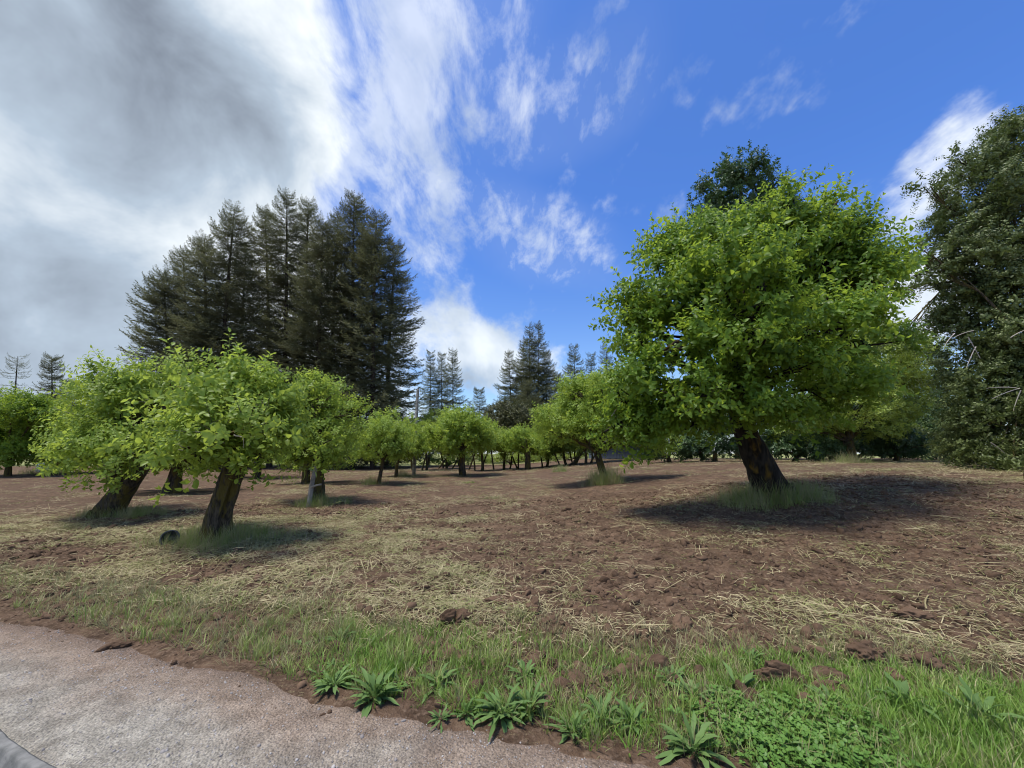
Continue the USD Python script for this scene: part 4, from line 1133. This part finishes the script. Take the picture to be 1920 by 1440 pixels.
x, y = spread(11000, -8, 5, 1.8, 6.5, band_keep(-.1, .35, 81), rng)
ok = rng.uniform(0, 1, len(x)) < .45 + .55 * smooth(-3, -1.2, x); x, y = x[ok], y[ok]
strew("verge_grass", "grass", x, y, rng, rng.uniform(.3, .72, len(x)), -.01, .15, label="green and yellowing verge grass between path and field", cat="grass")
x, y = spread(16000, -9, 5, 1.8, 7, band_keep(.0, .6, 82), rng)
strew("dry_verge_grass", "dry", x, y, rng, rng.uniform(.35, .8, len(x)), -.01, .3, label="dry pale grass along the field edge", cat="grass")
x, y = spread(24000, -2, 5, 1.7, 4.2, lambda x, y: band_keep(-.25, .12, 83)(x, y) * (.45 * smooth(-1.7, -.8, x) + .55 * smooth(.5, 1.6, x + .5 * (fb(x, y, 1.2, 2, 84) - .5))), rng)
strew("lush_grass", "lush", x, y, rng, rng.uniform(.3, .75, len(x)), -.01, .15, label="lush green grass at the lower right", cat="grass")
x, y = spread(1600, -4, 3, 1.8, 4.5, band_keep(-.3, .0, 85, 1.2), rng)
strew("upright_grass", "grass", x, y, rng, rng.uniform(.7, 1.2, len(x)), -.01, .1, label="taller upright grass blades in the verge", cat="grass")

# tufts around the trunks, each a thing
for px, py, rpx, n, size, kit, label in [
    (415, 1012, 105, 520, .72, "tall", "tall grass tuft around the split trunk of the near left tree"),
    (505, 1022, 105, 420, .62, "dry", "flattened pale grass trailing right of the near left tree"),
    (225, 968, 70, 260, .75, "tall", "grass tuft around the foot of the leftmost leaning apple tree"),
    (150, 990, 75, 240, .6, "dry", "low pale grass left of the leaning apple tree's foot"),
    (1440, 938, 95, 520, 1.0, "tall", "tall grass around the big leaning trunk"),
    (1530, 945, 60, 120, .55, "grass", "short green grass right of the big leaning trunk"),
    (1300, 948, 80, 120, .5, "grass", "thin green grass left of the big leaning trunk"),
    (1134, 908, 34, 200, 1.5, "tall", "tall grass tuft around the forked mid field trunk"),
    (597, 946, 45, 160, .9, "tall", "grass tuft around the stake and its apple trunk"),
    (700, 908, 22, 90, 1.0, "tall", "pale grass tuft at the thin slanting trunk"),
    (925, 935, 28, 90, .75, "dry", "dry bleached grass clump in the open field"),
    (1050, 885, 16, 60, 1.2, "tall", "green weed clump left of the forked mid field trunk"),
    (880, 905, 18, 50, 1.0, "grass", "green weed patch before the round field tree"),
    (1590, 868, 36, 90, 1.4, "tall", "grass at the foot of the spreading apple tree"),
    (757, 893, 18, 60, 1.4, "tall", "tall grass at the foot of the wooden pole"),
    (90, 888, 40, 120, 1.6, "tall", "pale grass in front of the picket fence"),
    (640, 1195, 30, 30, .55, "tall", "bright upright grass clump at the top of the verge"),
]:
    f_ = on_ground(px, py)
    r = rpx * ((f_ - EYE) @ ray(960, 720)) / FPX / math.cos(PITCH)
    rg = np.random.default_rng(px)
    az, q_ = rg.uniform(0, 2 * np.pi, n), r * np.sqrt(rg.uniform(0, 1, n)) * (.6 + .6 * rg.uniform(0, 1, n))
    q_ = q_ * (.55 + .9 * meshkit.fbm(np.stack([np.cos(az) * 1.5 + px, np.sin(az) * 1.5, 0 * az], 1), 3, 6)) * 1.15
    x, y = f_[0] + q_ * np.cos(az), f_[1] + q_ * np.sin(az) * .75
    z = field_height(x, y) - .01
    root = thing("grass_tuft", label, "grass", f_)
    scatter("blades", root, KIT[kit], rg.integers(0, len(KIT[kit]), n), np.stack([x, y, z], 1) - f_, tilt(x, y, rg, .2), 1.1 * size * rg.uniform(.35, 1.2, n) * (1 - .35 * q_ / r))

# gravel and small stones on the path
x, y = spread(34000, -6, 3, 1.5, 4.2, lambda x, y: smooth(.0, .15, in_path(x, y)) * (.3 + .7 * smooth(.4, .6, fb(x, y, 2, 3, 91))) * (on_road(x, y) < -.02), rng)
strew("path_stones", "stone", x, y, rng, np.clip(rng.lognormal(math.log(.0034), .5, len(x)), .0015, .014), .001, .5, height=path_height, label="small stones and grit scattered on the path", cat="gravel")

# ------------------------------------------------------------------ weeds with broad leaves, one leaf one part
def weed_leaf(rng, L, W, el, az):
    n = 7
    t = np.linspace(0, 1, n)
    wd = W * np.array([.10, .16, .42, .85, 1.0, .70, .06]) * .5
    a = el - np.linspace(0, rng.uniform(.5, 1.1), n)
    x = np.r_[0, np.cumsum(np.cos(a[:-1]))] * L / (n - 1)
    z = np.r_[0, np.cumsum(np.sin(a[:-1]))] * L / (n - 1)
    wob = rng.normal(0, .004, n)
    f_ = rng.uniform(.15, .5)
    v = np.vstack([np.stack([x, wd + wob, z + wd * f_], 1), np.stack([x, wob, z], 1), np.stack([x, -wd + wob, z + wd * f_], 1)])
    f = []
    for k in range(n - 1):
        f += [[k, n + k, n + k + 1], [k, n + k + 1, k + 1], [n + k, 2 * n + k, 2 * n + k + 1], [n + k, 2 * n + k + 1, n + k + 1]]
    return Rot.from_euler("z", az).apply(v), np.array(f)


WEEDS = [
    (625, 1290, .20, 26, "leftmost broad leaved weed rosette at the path edge"),
    (702, 1312, .24, 30, "dense broad leaved rosette on the path edge, second from the left"),
    (822, 1290, .20, 18, "half hidden rosette in the grass behind the two small ones"),
    (826, 1352, .12, 14, "smaller of two little rosettes standing out on the bare path"),
    (872, 1347, .16, 18, "star shaped little rosette right beside the smallest one"),
    (942, 1345, .25, 30, "large rosette in the middle of the path edge, left half of a pair"),
    (995, 1335, .22, 24, "large rosette in the middle of the path edge, right half of a pair"),
    (985, 1275, .20, 14, "upright rosette in the grass above the large middle pair"),
    (1075, 1378, .19, 22, "rosette at the path edge left of the grassy corner"),
    (1130, 1352, .21, 22, "rosette in the grass fringe between two path edge rosettes"),
    (1185, 1362, .21, 22, "rosette in the lower right fringe, left of the grassy tussock"),
    (1300, 1412, .26, 26, "long leaved tussocky weed at the lower path corner"),
    (1300, 1310, .20, 16, "rosette amid lush grass above the tussocky weed"),
    (1385, 1300, .20, 16, "bright leafy weed left of the long slab of soil"),
    (1260, 1280, .19, 14, "leafy weed in the verge right of the upright rosette"),
    (636, 1205, .22, 12, "bright green upright weed at the top of the left verge"),
    (1560, 1330, .22, 16, "leafy weed in lush grass below the long slab of soil"),
    (1700, 1330, .22, 16, "broad leafy weed in the lush grass on the right"),
    (1840, 1360, .24, 16, "long leaved weed near the lower right corner"),
    (1410, 1250, .17, 10, "loose uprooted leaf cluster on the soil above the slab"),
]
rgw = np.random.default_rng(4242)
for k in range(34):                                 # small weeds that nothing tells apart
    px_k = rgw.uniform(420, 1900)
    lo_, hi_ = np.interp(px_k, [0, 600, 1000, 1400, 1920], [1100, 1175, 1225, 1262, 1320]), np.interp(px_k, [0, 590, 1060, 1300, 1920], [1150, 1275, 1365, 1420, 1425])
    WEEDS.append((px_k, rgw.uniform(lo_, hi_), rgw.uniform(.07, .14), int(rgw.integers(5, 9)), "small leafy weed among the grass of the verge"))
for k, (px, py, L, n, label) in enumerate(WEEDS):
    rg = np.random.default_rng(1000 + k)
    f_ = on_ground(px, py)
    f_[2] = max(field_height(f_[0], f_[1]), path_height(f_[0], f_[1])) - .005
    root = thing("weed_rosette", label, "weed", f_, group="small weeds scattered through the verge" if label.startswith("small leafy") else None)
    n, L = int(n * 1.7), L * rg.uniform(.82, 1.12)
    for q_ in range(n):
        ring_ = q_ / n
        el = .16 + 1.0 * ring_ ** 1.3 + rg.normal(0, .25)
        v, f = weed_leaf(rg, L * rg.uniform(.5, 1.15) * (1 - .25 * ring_), L * .135 * rg.uniform(.8, 1.2), el, q_ * 2.4 + rg.normal(0, .5))
        part("leaf", root, (v + [0, 0, .004], f), M["weed_leaf"], smooth=True)
    part("crown_root", root, tube([(0, 0, -.03), (0, 0, .015)], [.016, .010], 6), M["clod"])

# clover patch
def trefoil(rng):
    out = []
    h = rng.uniform(.04, .08)
    off = rng.normal(0, .015, 2)
    out.append(tube([(0, 0, -.01), (off[0], off[1], h)], [.0012, .001], 3, cap=False))
    for k in range(3):
        th_ = np.linspace(0, 2 * np.pi, 8)[:-1]
        r = .011 * (1 + .12 * np.cos(th_))
        v = np.stack([.011 + r * np.cos(th_), .9 * r * np.sin(th_), .003 * np.cos(th_)], 1)
        v = np.vstack([[.011, 0, -.001], v])
        f = np.array([[0, 1 + i, 1 + (i + 1) % 7] for i in range(7)])
        v = Rot.from_euler("yz", [rng.normal(0, .25), k * 2.094 + rng.normal(0, .1)]).apply(v) + [off[0], off[1], h]
        out.append((v, f))
    return join(out)


KIT["clover"] = [("trefoil", join([(m_[0] + np.r_[rg_.normal(0, .03, 2), 0], m_[1]) for rg_ in [np.random.default_rng(i)] for m_ in [trefoil(rg_) for _ in range(7)]]), M["clover_leaf"]) for i in range(5)]
c0, c1 = on_ground(1500, 1390), on_ground(1440, 1330)
def clover_keep(x, y):
    d_ = np.hypot((x - c0[0]) / .42, (y - c0[1]) / .26) + (fb(x, y, 4, 3, 95) - .5) * .8
    return smooth(1.5, .1, d_) * .34
x, y = spread(5200, c0[0] - .7, c0[0] + .7, c0[1] - .45, c0[1] + .45, clover_keep, rng)
strew("clover", "clover", x, y, rng, rng.uniform(.5, .95, len(x)), .0, .15, label="patch of round leaved clover at the lower right", cat="clover")

# ------------------------------------------------------------------ the larger clods, each a thing
CLODS = [
    (1505, 1288, (.25, .08, .09), -.25, "long slab of turned soil lying in the lush grass"),
    (1400, 1318, (.08, .06, .06), .3, "rounded brown clod left of and below the long slab of soil"),
    (1215, 1258, (.15, .09, .07), .0, "wide dark clod at the edge of the grass, centre right"),
    (1010, 1242, (.06, .05, .05), .5, "small brown clod in the middle of the verge grass"),
    (850, 1178, (.11, .08, .07), .2, "dark crumbly clod at the top of the verge, left of centre"),
    (945, 1140, (.12, .08, .06), .1, "brown clod with a hollow beside it on the field edge"),
    (1000, 1160, (.10, .08, .06), .8, "broken clod on the field edge just right of the hollow"),
    (1090, 1152, (.11, .08, .06), .4, "clod tangled in straw on the field edge"),
    (1270, 1190, (.10, .08, .06), .4, "flattish clod on the open soil right of centre"),
    (1640, 1245, (.17, .09, .06), -.1, "broad clod ridge above the lush grass on the right"),
    (1730, 1262, (.11, .08, .06), -.2, "clod at the right end of the soil ridge by the grass"),
    (1720, 1160, (.13, .07, .05), -.3, "low clod in sparse straw on the right of the field"),
    (206, 1216, (.10, .035, .03), .75, "dark stick shaped clump of earth on the path edge at the left"),
    (335, 1241, (.045, .025, .02), .6, "small crumb of earth at the grass edge of the path"),
    (612, 1338, (.035, .015, .012), .6, "dark curled leaf like scrap of earth on the bare path"),
    (752, 1358, (.04, .02, .008), .5, "flat grey chip of stone on the path"),
]
for k, (px, py, sz, az, label) in enumerate(CLODS):
    rg = np.random.default_rng(1200 + k)
    f_ = on_ground(px, py)
    f_[2] = max(field_height(f_[0], f_[1]), path_height(f_[0], f_[1])) + sz[2] * .25
    bits = []
    for q_ in range(7 if sz[0] > .05 else 2):
        v, f = lump(rg, 3, .6)
        bits.append((Rot.random(random_state=int(rg.integers(1e6))).apply(v) * rg.uniform(.28, .62) + rg.uniform(-1, 1, 3) * [.72, .6, .3], f))
    v, f = join(bits)
    v = v * (1 + .35 * (meshkit.fbm(v * 3.5 + k, 3, 8) - .5) + .35 * (meshkit.fbm(v * 9 + k, 3, 9) - .5))[:, None]
    v = Rot.from_euler("z", az).apply(v * np.array(sz) / np.array([.85, .7, .55]))
    path_ = numbered("soil_clod" if "stone" not in label else "stone_chip")
    m_ = usdkit.mesh(stage, path_, (v, f), M["clod"] if "stone" not in label else M["stone"], smooth=60)
    m_.AddTranslateOp().Set(Gf.Vec3d(*map(float, f_)))
    tag(m_.GetPrim(), label, "clod" if "stone" not in label else "stone")
